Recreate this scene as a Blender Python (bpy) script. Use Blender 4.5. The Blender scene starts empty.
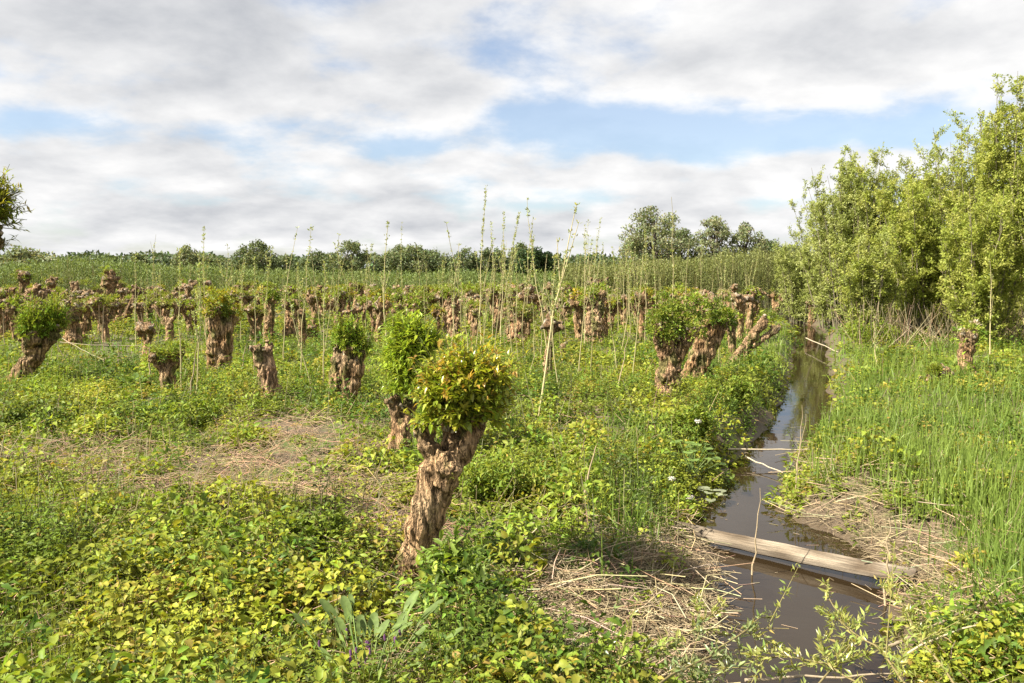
import bpy, bmesh, math, random
import numpy as np
from mathutils import Vector, noise as mnoise

R = math.radians
random.seed(7)
rng = np.random.default_rng(11)
scene = bpy.context.scene
col = scene.collection

# ------------------------------------------------------------------ camera
W_PX, H_PX, FPX, CAM_H, PITCH = 1024, 683, 800.0, 2.2, R(4.97)
cam_d = bpy.data.cameras.new("camera"); cam = bpy.data.objects.new("camera", cam_d); col.objects.link(cam)
cam_d.lens = FPX / W_PX * 36.0; cam_d.sensor_width = 36.0; cam_d.clip_start = 0.05; cam_d.clip_end = 3000
cam.location = (0, 0, CAM_H); cam.rotation_euler = (R(90) - PITCH, 0, 0)
scene.camera = cam
cp, sp = math.cos(PITCH), math.sin(PITCH)

def ray(px, py):
    a = (px - 512) / FPX; b = (341.5 - py) / FPX
    return np.array([a, cp + b * sp, -sp + b * cp])
def gp(px, py, z=0.0):
    r = ray(px, py); t = (z - CAM_H) / r[2]
    return np.array([r[0] * t, r[1] * t, z])
def at_depth(px, py, Y):
    r = ray(px, py); t = Y / r[1]
    return np.array([r[0] * t, Y, CAM_H + r[2] * t])
def proj(x, y, z):
    x = np.asarray(x, float); y = np.asarray(y, float); z = np.asarray(z, float) - CAM_H
    f = y * cp - z * sp; u = y * sp + z * cp
    f = np.maximum(f, 1e-3)
    return 512 + FPX * x / f, 341.5 - FPX * u / f

# ------------------------------------------------------------------ numpy noise
def _h(ix, iy, s):
    n = (ix * 374761393 + iy * 668265263 + s * 982451653) & 0xffffffff
    n = ((n ^ (n >> 13)) * 1274126177) & 0xffffffff
    return ((n ^ (n >> 16)) & 0xffff) / 65535.0
def vnoise(x, y, s=0):
    x = np.asarray(x, float); y = np.asarray(y, float)
    ix = np.floor(x).astype(np.int64); iy = np.floor(y).astype(np.int64)
    fx = x - ix; fy = y - iy; fx = fx * fx * (3 - 2 * fx); fy = fy * fy * (3 - 2 * fy)
    a = _h(ix, iy, s); b = _h(ix + 1, iy, s); c = _h(ix, iy + 1, s); d = _h(ix + 1, iy + 1, s)
    return (a * (1 - fx) + b * fx) * (1 - fy) + (c * (1 - fx) + d * fx) * fy
def fbm(x, y, s=0, o=3):
    r = 0; a = 0.5; t = 0
    for k in range(o):
        r = r + a * vnoise(x * 2 ** k, y * 2 ** k, s + k * 17); t += a; a *= 0.5
    return r / t
def sstep(a, b, x):
    t = np.clip((x - a) / (b - a), 0, 1); return t * t * (3 - 2 * t)

# ------------------------------------------------------------------ geometry accumulator
class Geo:
    def __init__(s): s.v = []; s.f = []; s.c = []; s.n = 0
    def add(s, v, f, c):
        v = np.asarray(v, np.float32).reshape(-1, 3); f = np.asarray(f, np.int64)
        c = np.asarray(c, np.float32)
        if c.ndim == 1: c = np.tile(c, (len(v), 1))
        s.v.append(v); s.f.append(f + s.n); s.c.append(c.reshape(-1, 3)); s.n += len(v)
    def build(s, name, mat, parent=None, smooth=False):
        me = bpy.data.meshes.new(name)
        v = np.concatenate(s.v); c = np.concatenate(s.c)
        li = np.concatenate([f.ravel() for f in s.f]); sz = np.concatenate([np.full(len(f), f.shape[1]) for f in s.f])
        me.vertices.add(len(v)); me.vertices.foreach_set("co", v.ravel())
        me.loops.add(len(li)); me.loops.foreach_set("vertex_index", li.astype(np.int32))
        me.polygons.add(len(sz)); st = np.concatenate([[0], np.cumsum(sz)[:-1]])
        me.polygons.foreach_set("loop_start", st.astype(np.int32))
        if smooth: me.polygons.foreach_set("use_smooth", np.ones(len(sz), bool))
        me.update(calc_edges=True)
        at = me.color_attributes.new("Col", 'FLOAT_COLOR', 'POINT')
        at.data.foreach_set("color", np.concatenate([c, np.ones((len(c), 1), np.float32)], 1).ravel())
        me.materials.append(mat)
        o = bpy.data.objects.new(name, me); col.objects.link(o)
        if parent is not None: o.parent = parent
        return o

def unit(a): return a / np.maximum(np.linalg.norm(a, axis=-1, keepdims=True), 1e-9)
def randdir(n): return unit(rng.normal(size=(n, 3)))

def leaves(g, P, D, N, L, Wd, C, lod=1, droop=0.15, fold=0.25):
    """blades: lod 0 diamond, 1 folded lance, 2 rounded"""
    n = len(P); D = unit(D); S = unit(np.cross(D, N)); N = np.cross(S, D)
    L = np.broadcast_to(L, (n,))[:, None]; Wd = np.broadcast_to(Wd, (n,))[:, None]
    if lod == 0:
        v = np.stack([P, P + D * L * .45 - S * Wd / 2, P + D * L - N * L * droop, P + D * L * .45 + S * Wd / 2], 1)
        base = np.array([[0, 1, 2, 3]]); k = 4
    elif lod == 1:
        e = N * Wd * fold
        v = np.stack([P, P + D * L * .42 - S * Wd / 2 + e, P + D * L * .5, P + D * L * .42 + S * Wd / 2 + e, P + D * L - N * L * droop], 1)
        base = np.array([[0, 2, 1], [1, 2, 4], [0, 3, 2], [3, 4, 2]]); k = 5
    else:
        e = N * Wd * fold
        v = np.stack([P, P + D * L * .18 - S * Wd * .42 + e, P + D * L * .6 - S * Wd * .45 + e * .8, P + D * L - N * L * droop,
                      P + D * L * .6 + S * Wd * .45 + e * .8, P + D * L * .18 + S * Wd * .42 + e, P + D * L * .5], 1)
        base = np.array([[0, 6, 1], [1, 6, 2], [2, 6, 3], [3, 6, 4], [4, 6, 5], [5, 6, 0]]); k = 7
    f = (base[None] + (np.arange(n) * k)[:, None, None]).reshape(-1, base.shape[1])
    c = np.repeat(np.broadcast_to(C, (n, 3)), k, 0)
    g.add(v.reshape(-1, 3), f, c)

def sticks(g, A, B, ra, rb, C):
    """three-sided thin stems"""
    n = len(A)
    if n == 0: return
    D = unit(B - A); ref = np.where(np.abs(D[:, 2:3]) > .9, np.array([[1., 0, 0]]), np.array([[0, 0, 1.]]))
    U = unit(np.cross(D, ref)); V = np.cross(D, U)
    ra = np.broadcast_to(ra, (n,))[:, None]; rb = np.broadcast_to(rb, (n,))[:, None]
    vs = []
    for P, r in ((A, ra), (B, rb)):
        for k in range(3):
            a = k * 2 * math.pi / 3
            vs.append(P + (U * math.cos(a) + V * math.sin(a)) * r)
    v = np.stack(vs, 1)
    base = np.array([[0, 1, 4, 3], [1, 2, 5, 4], [2, 0, 3, 5]])
    f = (base[None] + (np.arange(n) * 6)[:, None, None]).reshape(-1, 4)
    g.add(v.reshape(-1, 3), f, np.repeat(np.broadcast_to(C, (n, 3)), 6, 0))
    g.add(v[:, 3:6].reshape(-1, 3), np.arange(n * 3).reshape(-1, 3), np.repeat(np.broadcast_to(C, (n, 3)), 3, 0))

def tube(g, pts, radii, c, sides=6, cap=True, rough=0.0):
    pts = np.asarray(pts, float); n = len(pts)
    T = unit(np.gradient(pts, axis=0)); u = np.cross(T[0], [0.3, 0.9, 0.1]); u /= np.linalg.norm(u)
    vs = []
    for i in range(n):
        u = u - T[i] * np.dot(u, T[i]); u /= np.linalg.norm(u); w = np.cross(T[i], u)
        for k in range(sides):
            a = 2 * math.pi * k / sides; r = radii[i] * (1 + rough * (rng.random() - .5))
            vs.append(pts[i] + (u * math.cos(a) + w * math.sin(a)) * r)
    f = [[i * sides + k, i * sides + (k + 1) % sides, (i + 1) * sides + (k + 1) % sides, (i + 1) * sides + k] for i in range(n - 1) for k in range(sides)]
    cc = np.asarray(c, float)
    if cc.ndim == 2: cc = np.repeat(cc, sides, 0)
    g.add(vs, f, cc if cc.ndim == 2 else c)
    if cap:
        for e in (0, n - 1):
            vv = np.array(vs[e * sides:(e + 1) * sides]); ce = cc[e * sides] if cc.ndim == 2 else cc
            m = vv.mean(0)[None]; q = np.concatenate([vv, m])
            g.add(q, [[k, (k + 1) % sides, sides] for k in range(sides)], ce)

# ------------------------------------------------------------------ materials
def new_mat(name):
    m = bpy.data.materials.new(name); m.use_nodes = True; nt = m.node_tree
    for n in list(nt.nodes): nt.nodes.remove(n)
    return m, nt
def nd(nt, t, **kw):
    n = nt.nodes.new(t)
    for k, v in kw.items(): setattr(n, k, v)
    return n
def leaf_mat(name, trans=0.38, rough=0.42, gloss=0.35, tint=(1.15, 1.1, .55)):
    m, nt = new_mat(name); L = nt.links.new
    out = nd(nt, 'ShaderNodeOutputMaterial'); at = nd(nt, 'ShaderNodeAttribute', attribute_name="Col")
    tc = nd(nt, 'ShaderNodeTexCoord'); no = nd(nt, 'ShaderNodeTexNoise'); no.inputs['Scale'].default_value = 30
    L(tc.outputs['Object'], no.inputs['Vector'])
    mr = nd(nt, 'ShaderNodeMapRange'); mr.inputs[1].default_value = .3; mr.inputs[2].default_value = .7; mr.inputs[3].default_value = .78; mr.inputs[4].default_value = 1.22
    L(no.outputs[0], mr.inputs[0])
    mx = nd(nt, 'ShaderNodeVectorMath', operation='MULTIPLY'); cb = nd(nt, 'ShaderNodeCombineXYZ')
    for i in range(3): L(mr.outputs[0], cb.inputs[i])
    L(at.outputs['Color'], mx.inputs[0]); L(cb.outputs[0], mx.inputs[1])
    pr = nd(nt, 'ShaderNodeBsdfPrincipled'); pr.inputs['Roughness'].default_value = rough
    pr.inputs['Specular IOR Level'].default_value = gloss
    L(mx.outputs[0], pr.inputs['Base Color'])
    tr = nd(nt, 'ShaderNodeBsdfTranslucent'); m2 = nd(nt, 'ShaderNodeVectorMath', operation='MULTIPLY'); m2.inputs[1].default_value = tint
    L(mx.outputs[0], m2.inputs[0]); L(m2.outputs[0], tr.inputs['Color'])
    ms = nd(nt, 'ShaderNodeMixShader'); ms.inputs[0].default_value = trans
    L(pr.outputs[0], ms.inputs[1]); L(tr.outputs[0], ms.inputs[2]); L(ms.outputs[0], out.inputs[0])
    return m
def dry_mat(name, scale=40, rough=0.8, bump=0.0, var=.35, stretch=(1, 1, 1), bscale=None, spec=.2, dist=.02):
    m, nt = new_mat(name); L = nt.links.new
    out = nd(nt, 'ShaderNodeOutputMaterial'); at = nd(nt, 'ShaderNodeAttribute', attribute_name="Col")
    tc = nd(nt, 'ShaderNodeTexCoord'); mp = nd(nt, 'ShaderNodeMapping'); mp.inputs['Scale'].default_value = stretch
    L(tc.outputs['Object'], mp.inputs['Vector'])
    no = nd(nt, 'ShaderNodeTexNoise'); no.inputs['Scale'].default_value = scale; no.inputs['Detail'].default_value = 5; no.inputs['Roughness'].default_value = .65
    L(mp.outputs[0], no.inputs['Vector'])
    mr = nd(nt, 'ShaderNodeMapRange'); mr.inputs[1].default_value = .3; mr.inputs[2].default_value = .7; mr.inputs[3].default_value = 1 - var; mr.inputs[4].default_value = 1 + var
    L(no.outputs[0], mr.inputs[0])
    cb = nd(nt, 'ShaderNodeCombineXYZ')
    for i in range(3): L(mr.outputs[0], cb.inputs[i])
    mx = nd(nt, 'ShaderNodeVectorMath', operation='MULTIPLY'); L(at.outputs['Color'], mx.inputs[0]); L(cb.outputs[0], mx.inputs[1])
    pr = nd(nt, 'ShaderNodeBsdfPrincipled'); pr.inputs['Roughness'].default_value = rough; pr.inputs['Specular IOR Level'].default_value = spec
    L(mx.outputs[0], pr.inputs['Base Color'])
    if bump > 0:
        n2 = nd(nt, 'ShaderNodeTexNoise'); n2.inputs['Scale'].default_value = bscale or scale; n2.inputs['Detail'].default_value = 6; n2.inputs['Roughness'].default_value = .7
        L(mp.outputs[0], n2.inputs['Vector'])
        bp = nd(nt, 'ShaderNodeBump'); bp.inputs['Strength'].default_value = bump; bp.inputs['Distance'].default_value = dist
        L(n2.outputs[0], bp.inputs['Height']); L(bp.outputs[0], pr.inputs['Normal'])
    L(pr.outputs[0], out.inputs[0])
    return m
M_LEAF = leaf_mat("leaf", trans=.38, rough=.5, gloss=.2)
M_PALE = leaf_mat("pale_leaf", trans=.5, rough=.5, gloss=.2, tint=(1.05, 1.05, .75))
M_SHINY = leaf_mat("shiny_leaf", trans=.4, rough=.3, gloss=.55)
M_FAR = leaf_mat("far_leaf", trans=.3, rough=.6, gloss=.2)
M_GRASS = leaf_mat("grass_blade", trans=.4, rough=.45, gloss=.3, tint=(1.05, 1.1, .6))
def bark_mat():
    m, nt = new_mat("bark"); L = nt.links.new
    out = nd(nt, 'ShaderNodeOutputMaterial'); at = nd(nt, 'ShaderNodeAttribute', attribute_name="Col"); tc = nd(nt, 'ShaderNodeTexCoord')
    def nz(st, sc, det=5):
        mp = nd(nt, 'ShaderNodeMapping'); mp.inputs['Scale'].default_value = st; L(tc.outputs['Object'], mp.inputs['Vector'])
        n = nd(nt, 'ShaderNodeTexNoise'); n.inputs['Scale'].default_value = sc; n.inputs['Detail'].default_value = det; n.inputs['Roughness'].default_value = .65; n.inputs['Distortion'].default_value = .4; L(mp.outputs[0], n.inputs['Vector']); return n.outputs[0]
    def m2(op, a, b):
        n = nd(nt, 'ShaderNodeMath', operation=op)
        for i, v in enumerate((a, b)):
            if isinstance(v, (int, float)): n.inputs[i].default_value = v
            else: L(v, n.inputs[i])
        return n.outputs[0]
    f = m2('ABSOLUTE', m2('SUBTRACT', nz((1, 1, .22), 20, 3), .5), 0)   # fissures run up the stem
    fi = nd(nt, 'ShaderNodeMapRange'); fi.inputs[1].default_value = 0; fi.inputs[2].default_value = .075; fi.inputs[3].default_value = .33; fi.inputs[4].default_value = 1.0; L(f, fi.inputs[0])
    g_ = nd(nt, 'ShaderNodeMapRange'); g_.inputs[1].default_value = .3; g_.inputs[2].default_value = .7; g_.inputs[3].default_value = .7; g_.inputs[4].default_value = 1.6; L(nz((1, 1, .5), 34), g_.inputs[0])
    k = m2('MULTIPLY', fi.outputs[0], g_.outputs[0]); cb = nd(nt, 'ShaderNodeCombineXYZ')
    for i in range(3): L(k, cb.inputs[i])
    mx = nd(nt, 'ShaderNodeVectorMath', operation='MULTIPLY'); L(at.outputs['Color'], mx.inputs[0]); L(cb.outputs[0], mx.inputs[1])
    pr = nd(nt, 'ShaderNodeBsdfPrincipled'); pr.inputs['Roughness'].default_value = .9; pr.inputs['Specular IOR Level'].default_value = .1; L(mx.outputs[0], pr.inputs['Base Color'])
    bp = nd(nt, 'ShaderNodeBump'); bp.inputs['Strength'].default_value = 1; bp.inputs['Distance'].default_value = .03; L(k, bp.inputs['Height']); L(bp.outputs[0], pr.inputs['Normal']); L(pr.outputs[0], out.inputs[0]); return m
M_BARK = bark_mat()
M_TWIG = dry_mat("twig", scale=25, rough=.75, var=.25)
M_STRAW = dry_mat("straw", scale=20, rough=.7, var=.2)
M_WOOD = dry_mat("weathered_wood", scale=5, rough=.8, bump=.8, var=.5, stretch=(.7, 9, 14), bscale=9, dist=.02)
M_PETAL = leaf_mat("petal", trans=.3, rough=.6, gloss=.2, tint=(1, 1, 1))

# ------------------------------------------------------------------ ditch & terrain
WZ = -0.36
rows = [(683, 690, 905), (640, 704, 902), (600, 722, 902), (560, 716, 880), (540, 703, 850), (515, 690, 776), (480, 727, 790), (450, 746, 801),
        (420, 772, 829), (380, 790, 829), (345, 797, 826), (330, 795, 822)]
ys, xl, xr = [], [], []
for py, a, b in rows:
    p, q = gp(a, py, WZ), gp(b, py, WZ); ys.append(p[1]); xl.append(p[0]); xr.append(q[0])
ys = [0.0, 2.5] + ys + [60, 75, 700]
xl = [1.5, 1.1] + xl + [17.5, 22, 200]; xr = [2.9, 2.4] + xr + [18.3, 22.7, 200.7]
ys, xl, xr = map(np.array, (ys, xl, xr))
CY = np.linspace(0, 700, 7001)
def smooth(a, k=9):
    ker = np.ones(k) / k; return np.convolve(np.pad(a, k // 2, mode='edge'), ker, 'valid')
CXL = smooth(np.interp(CY, ys, xl)); CXR = smooth(np.interp(CY, ys, xr))
def edges(Y):
    Yc = np.clip(Y, 0, 700); wob = (fbm(Yc * 1.6, Yc * 0 + 3.3, 5) - .5) * .35; wob2 = (fbm(Yc * 1.4, Yc * 0 + 8.3, 9) - .5) * .35
    return np.interp(Yc, CY, CXL) + wob, np.interp(Yc, CY, CXR) + wob2
def bank_a(x, Y):
    l, r = edges(Y); return l - x, x - r
def ground(x, Y):
    x = np.asarray(x, float); Y = np.asarray(Y, float)
    aL, aR = bank_a(x, Y); a = np.maximum(aL, aR)
    near = 1 - sstep(9.5, 11.5, Y)
    bw = np.where(aL > aR, .45 + .75 * near, .5 + .7 * near)
    h = np.where(a < 0, WZ - .02 - .12 * sstep(0, .5, -a), WZ - .02 + (-WZ + .02) * sstep(-.15, 1, a / bw - .0))
    h = np.where(a < 0, h, np.maximum(h, WZ - .02))
    fade = 1 - sstep(42, 60, Y); h = h * fade
    bump = (fbm(x * .5, Y * .5, 1) - .5) * .22 + (fbm(x * 2.2, Y * 2.2, 2) - .5) * .09 + (fbm(x * 9, Y * 9, 4, 2) - .5) * .03
    return h + bump * sstep(-.1, .6, a) + (fbm(x * 7, Y * 7, 6, 2) - .5) * .05 * (1 - sstep(-.1, .6, a))

sL = -np.concatenate([np.arange(0, 2.6, .07), 2.6 * 1.075 ** np.arange(1, 75)])[::-1]
s_all = np.concatenate([sL[:-1], -sL[::-1]])
yy = np.concatenate([np.arange(-30, 1, 2.), np.arange(1, 12, .09), 12 * 1.012 ** np.arange(0, 350)])
cm = (np.interp(np.clip(yy, 0, 700), CY, CXL) + np.interp(np.clip(yy, 0, 700), CY, CXR)) / 2
cm = np.where(yy > 62, cm[np.searchsorted(yy, 62)], cm)
GX = cm[:, None] + s_all[None]; GY = np.repeat(yy[:, None], len(s_all), 1)
GZ = ground(GX, GY)
GZ = np.where(GY > 70, GZ * .2, GZ)
ny, nx = GX.shape
g = Geo(); ii = np.arange(ny * nx).reshape(ny, nx)
fs = np.stack([ii[:-1, :-1], ii[:-1, 1:], ii[1:, 1:], ii[1:, :-1]], -1).reshape(-1, 4)
g.add(np.stack([GX, GY, GZ], -1).reshape(-1, 3), fs, np.array([.1, .08, .05]))
def ground_mat():
    m, nt = new_mat("soil_and_moss"); L = nt.links.new
    out = nd(nt, 'ShaderNodeOutputMaterial'); pr = nd(nt, 'ShaderNodeBsdfPrincipled')
    ge = nd(nt, 'ShaderNodeNewGeometry'); sx = nd(nt, 'ShaderNodeSeparateXYZ'); L(ge.outputs['Position'], sx.inputs[0])
    def noi(s, d=5):
        n = nd(nt, 'ShaderNodeTexNoise'); n.inputs['Scale'].default_value = s; n.inputs['Detail'].default_value = d; n.inputs['Roughness'].default_value = .65
        L(ge.outputs['Position'], n.inputs['Vector']); return n.outputs[0]
    r1 = nd(nt, 'ShaderNodeValToRGB'); r1.color_ramp.elements[0].position = .35; r1.color_ramp.elements[0].color = (.045, .030, .017, 1)
    r1.color_ramp.elements[1].position = .68; r1.color_ramp.elements[1].color = (.17, .125, .075, 1); L(noi(9), r1.inputs[0])
    r2 = nd(nt, 'ShaderNodeValToRGB'); r2.color_ramp.elements[0].color = (.05, .085, .012, 1); r2.color_ramp.elements[1].color = (.12, .15, .03, 1); L(noi(14), r2.inputs[0])
    mf = nd(nt, 'ShaderNodeMapRange'); mf.inputs[1].default_value = .47; mf.inputs[2].default_value = .6; L(noi(1.3), mf.inputs[0])
    mx = nd(nt, 'ShaderNodeMixRGB'); L(mf.outputs[0], mx.inputs[0]); L(r1.outputs[0], mx.inputs[1]); L(r2.outputs[0], mx.inputs[2])
    # wet mud low down by the water
    mud = nd(nt, 'ShaderNodeMapRange'); mud.inputs[1].default_value = -.2; mud.inputs[2].default_value = -.34; L(sx.outputs[2], mud.inputs[0])
    mc = nd(nt, 'ShaderNodeMixRGB'); mc.inputs[2].default_value = (.085, .058, .032, 1); L(mud.outputs[0], mc.inputs[0]); L(mx.outputs[0], mc.inputs[1])
    L(mc.outputs[0], pr.inputs['Base Color'])
    rr = nd(nt, 'ShaderNodeMapRange'); rr.inputs[3].default_value = .95; rr.inputs[4].default_value = .5; L(mud.outputs[0], rr.inputs[0]); L(rr.outputs[0], pr.inputs['Roughness'])
    bp = nd(nt, 'ShaderNodeBump'); bp.inputs['Strength'].default_value = .7; bp.inputs['Distance'].default_value = .03; L(noi(35, 6), bp.inputs['Height']); L(bp.outputs[0], pr.inputs['Normal'])
    L(pr.outputs[0], out.inputs[0]); return m
o = g.build("ground", ground_mat(), smooth=True); o["kind"] = "structure"

# water
def water_mat():
    m, nt = new_mat("ditch_water"); L = nt.links.new
    out = nd(nt, 'ShaderNodeOutputMaterial'); ge = nd(nt, 'ShaderNodeNewGeometry')
    n = nd(nt, 'ShaderNodeTexNoise'); n.inputs['Scale'].default_value = 5; n.inputs['Detail'].default_value = 3; L(ge.outputs['Position'], n.inputs['Vector'])
    bp = nd(nt, 'ShaderNodeBump'); bp.inputs['Strength'].default_value = .07; bp.inputs['Distance'].default_value = .02; L(n.outputs[0], bp.inputs['Height'])
    fr = nd(nt, 'ShaderNodeFresnel'); fr.inputs['IOR'].default_value = 1.45; L(bp.outputs[0], fr.inputs['Normal'])
    gl = nd(nt, 'ShaderNodeBsdfGlossy'); gl.inputs['Roughness'].default_value = .03; L(bp.outputs[0], gl.inputs['Normal'])
    tr = nd(nt, 'ShaderNodeBsdfTransparent'); tr.inputs[0].default_value = (.55, .43, .29, 1)
    df = nd(nt, 'ShaderNodeBsdfDiffuse'); df.inputs[0].default_value = (.07, .046, .022, 1)
    m0 = nd(nt, 'ShaderNodeMixShader'); m0.inputs[0].default_value = .32; L(tr.outputs[0], m0.inputs[1]); L(df.outputs[0], m0.inputs[2])
    ms = nd(nt, 'ShaderNodeMixShader'); L(fr.outputs[0], ms.inputs[0]); L(m0.outputs[0], ms.inputs[1]); L(gl.outputs[0], ms.inputs[2])
    L(ms.outputs[0], out.inputs[0]); return m
wy = np.concatenate([np.arange(.5, 12, .3), np.arange(12, 58, 1.)]); el, er = edges(wy)
g = Geo(); v = np.concatenate([np.stack([el - .5, wy, wy * 0 + WZ], 1), np.stack([er + .5, wy, wy * 0 + WZ], 1)]); n = len(wy)
g.add(v, [[i, i + n, i + n + 1, i + 1] for i in range(n - 1)], np.array([.1, .1, .1]))
o = g.build("water", water_mat()); o["kind"] = "structure"

# ------------------------------------------------------------------ tagging helpers
def tag(o, label=None, cat=None, group=None, kind=None):
    if label: o["label"] = label
    if cat: o["category"] = cat
    if group: o["group"] = group
    if kind: o["kind"] = kind
    return o
def empty(name, loc, rz=0.0):
    o = bpy.data.objects.new(name, None); col.objects.link(o); o.location = loc; o.rotation_euler = (0, 0, rz); return o
def copy_tree(o):
    r = o.copy(); col.objects.link(r)
    for ch in o.children:
        c = ch.copy(); col.objects.link(c); c.parent = r
    return r
def jit(c, n, s=.18, hs=.08):
    c = np.asarray(c, float); b = rng.normal(1, s, (n, 1)).clip(.45, 1.7); h = rng.normal(1, hs, (n, 3)).clip(.7, 1.4)
    return c * b * h

# ------------------------------------------------------------------ pollard willows
BROWN = (.22, .145, .085); ORANGE = (.30, .17, .06); GREY = (.25, .195, .135); DARK = (.12, .08, .048)
def cyl(bm, pts, rad, sides=9):
    rings = []; pts = [Vector(p) for p in pts]
    for i, p in enumerate(pts):
        t = (pts[min(i + 1, len(pts) - 1)] - pts[max(i - 1, 0)]).normalized()
        u = t.cross(Vector((.2, .95, .1))).normalized(); w = t.cross(u)
        rings.append([bm.verts.new(p + (u * math.cos(a) + w * math.sin(a)) * rad[i]) for a in [2 * math.pi * k / sides for k in range(sides)]])
    for i in range(len(rings) - 1):
        for k in range(sides):
            bm.faces.new((rings[i][k], rings[i][(k + 1) % sides], rings[i + 1][(k + 1) % sides], rings[i + 1][k]))
    bm.faces.new(rings[0][::-1]); bm.faces.new(rings[-1])
def ball(bm, c, r):
    res = bmesh.ops.create_icosphere(bm, subdivisions=2, radius=r)
    sc = Vector((random.uniform(.85, 1.15), random.uniform(.85, 1.15), random.uniform(.8, 1.1)))
    for v in res['verts']: v.co = Vector((v.co.x * sc.x, v.co.y * sc.y, v.co.z * sc.z)) + Vector(c)

def lerp3(a, b, t): return (np.asarray(a) * (1 - t) + np.asarray(b) * t)
def make_trunk(limbs, heads, vox, tone=BROWN, knob=1.0, lichen=.3, seed=0, parent=None):
    """limbs: lists of (x,y,z,r); heads: (x,y,z,radius,n_stubs)"""
    random.seed(seed * 31 + 5)
    bm = bmesh.new(); cuts = []
    for L in limbs:
        P = [np.array(q[:3]) for q in L]; r = [q[3] for q in L]; pts, rad = [], []
        for i in range(len(P) - 1):
            st = max(2, int(np.linalg.norm(P[i + 1] - P[i]) / .07))
            for k in range(st):
                t = k / st; pts.append(lerp3(P[i], P[i + 1], t)); rad.append((r[i] * (1 - t) + r[i + 1] * t))
        pts.append(P[-1]); rad.append(r[-1])
        for i in range(1, len(pts) - 1):
            pts[i] = pts[i] + np.array([random.uniform(-1, 1), random.uniform(-1, 1), 0]) * rad[i] * .18; rad[i] *= random.uniform(.88, 1.14)
        cyl(bm, pts, rad, 10)
    for (x, y, z, r, ns) in heads:
        for k in range(7):
            d = Vector((random.gauss(0, 1), random.gauss(0, 1), random.gauss(.1, .7))).normalized()
            ball(bm, Vector((x, y, z)) + d * r * .55, r * random.uniform(.4, .62))
        for k in range(ns):
            d = Vector((random.gauss(0, 1), random.gauss(0, 1), random.gauss(.45, .65))).normalized()
            l = r * random.uniform(1.0, 1.45) * knob; rr = max(vox * 1.1, r * random.uniform(.12, .24)); c = Vector((x, y, z))
            e = c + d * l
            cyl(bm, [c + d * r * .3, c + d * l * .75, e], [rr * 1.5, rr * 1.05, rr * 1.1], 7)
            if random.random() < .6: cuts.append((np.array(e), rr * 1.15, np.array(d)))
            if random.random() < .6: ball(bm, c + d * l * .7 + Vector((random.gauss(0, 1), random.gauss(0, 1), random.gauss(0, 1))) * rr, rr * 1.5)
    me = bpy.data.meshes.new("tmp"); bm.to_mesh(me); bm.free()
    ob = bpy.data.objects.new("tmp", me); col.objects.link(ob)
    md = ob.modifiers.new("r", 'REMESH'); md.mode = 'VOXEL'; md.voxel_size = vox
    dg = bpy.context.evaluated_depsgraph_get(); dg.update()
    m2 = bpy.data.meshes.new_from_object(ob.evaluated_get(dg)); bpy.data.objects.remove(ob); bpy.data.meshes.remove(me)
    n = len(m2.vertices); co = np.empty(n * 3, np.float32); m2.vertices.foreach_get("co", co); co = co.reshape(-1, 3)
    no = np.empty(n * 3, np.float32); m2.vertices.foreach_get("normal", no); no = no.reshape(-1, 3)
    zt = min(h[2] - h[3] for h in heads) if heads else co[:, 2].max()
    cc = np.empty((n, 3)); dis = np.empty(n); off = seed * 7.13
    amp = min(.035, vox * 1.6)
    for i in range(n):
        x, y, z = map(float, co[i]); a = 1 if z < zt else .7
        q = Vector((x * 15 + off, y * 15, z * 2.2 * (1 if z < zt else 5)))
        f = mnoise.noise(q); f2 = mnoise.noise(Vector((x * 5, y * 5 + off, z * 4))); f3 = mnoise.noise(Vector((x * 30, y * 30, z * 9 + off)))
        dis[i] = amp * (-max(0, 1 - abs(f) * 4.5) * .95 * a + f2 * .55 + f3 * .5)
        rid = min(1, abs(f) * 4); t = .5 + .5 * rid
        c = lerp3(tone, GREY, max(0, min(1, .4 + f2))) * t * np.array([2.3, 2.08, 1.72])
        li = mnoise.noise(Vector((x * 4 + 9, y * 4 + off, z * 4)))
        if li > .12 and lichen > 0: c = lerp3(c, ORANGE, min(1, (li - .12) * 4) * lichen)
        mo = mnoise.noise(Vector((x * 6 + 40, y * 6, z * 3 + off)))
        if mo > .22: c = lerp3(c, (.13, .15, .04), min(.75, (mo - .22) * 4))
        if dis[i] < -amp * .5: c = c * .7
        if z > zt: c = lerp3(c, DARK, .3)
        cc[i] = c
    for (e, rr, d) in cuts:
        dd = co - e; m = (np.linalg.norm(dd, axis=1) < rr * 1.35) & (no @ d > .45)
        cc[m] = np.array([.52, .42, .30]) * random.uniform(.75, 1.1); dis[m] *= .2
    co2 = co + no * dis[:, None].astype(np.float32)
    m2.vertices.foreach_set("co", co2.ravel())
    m2.polygons.foreach_set("use_smooth", np.ones(len(m2.polygons), bool))
    for a in list(m2.color_attributes): m2.color_attributes.remove(a)
    at = m2.color_attributes.new("Col", 'FLOAT_COLOR', 'POINT')
    at.data.foreach_set("color", np.concatenate([cc, np.ones((n, 1))], 1).astype(np.float32).ravel())
    m2.materials.clear(); m2.materials.append(M_BARK); m2.update(); m2.name = "trunk"
    o = bpy.data.objects.new("trunk", m2); col.objects.link(o); o.parent = parent
    return o

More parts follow.
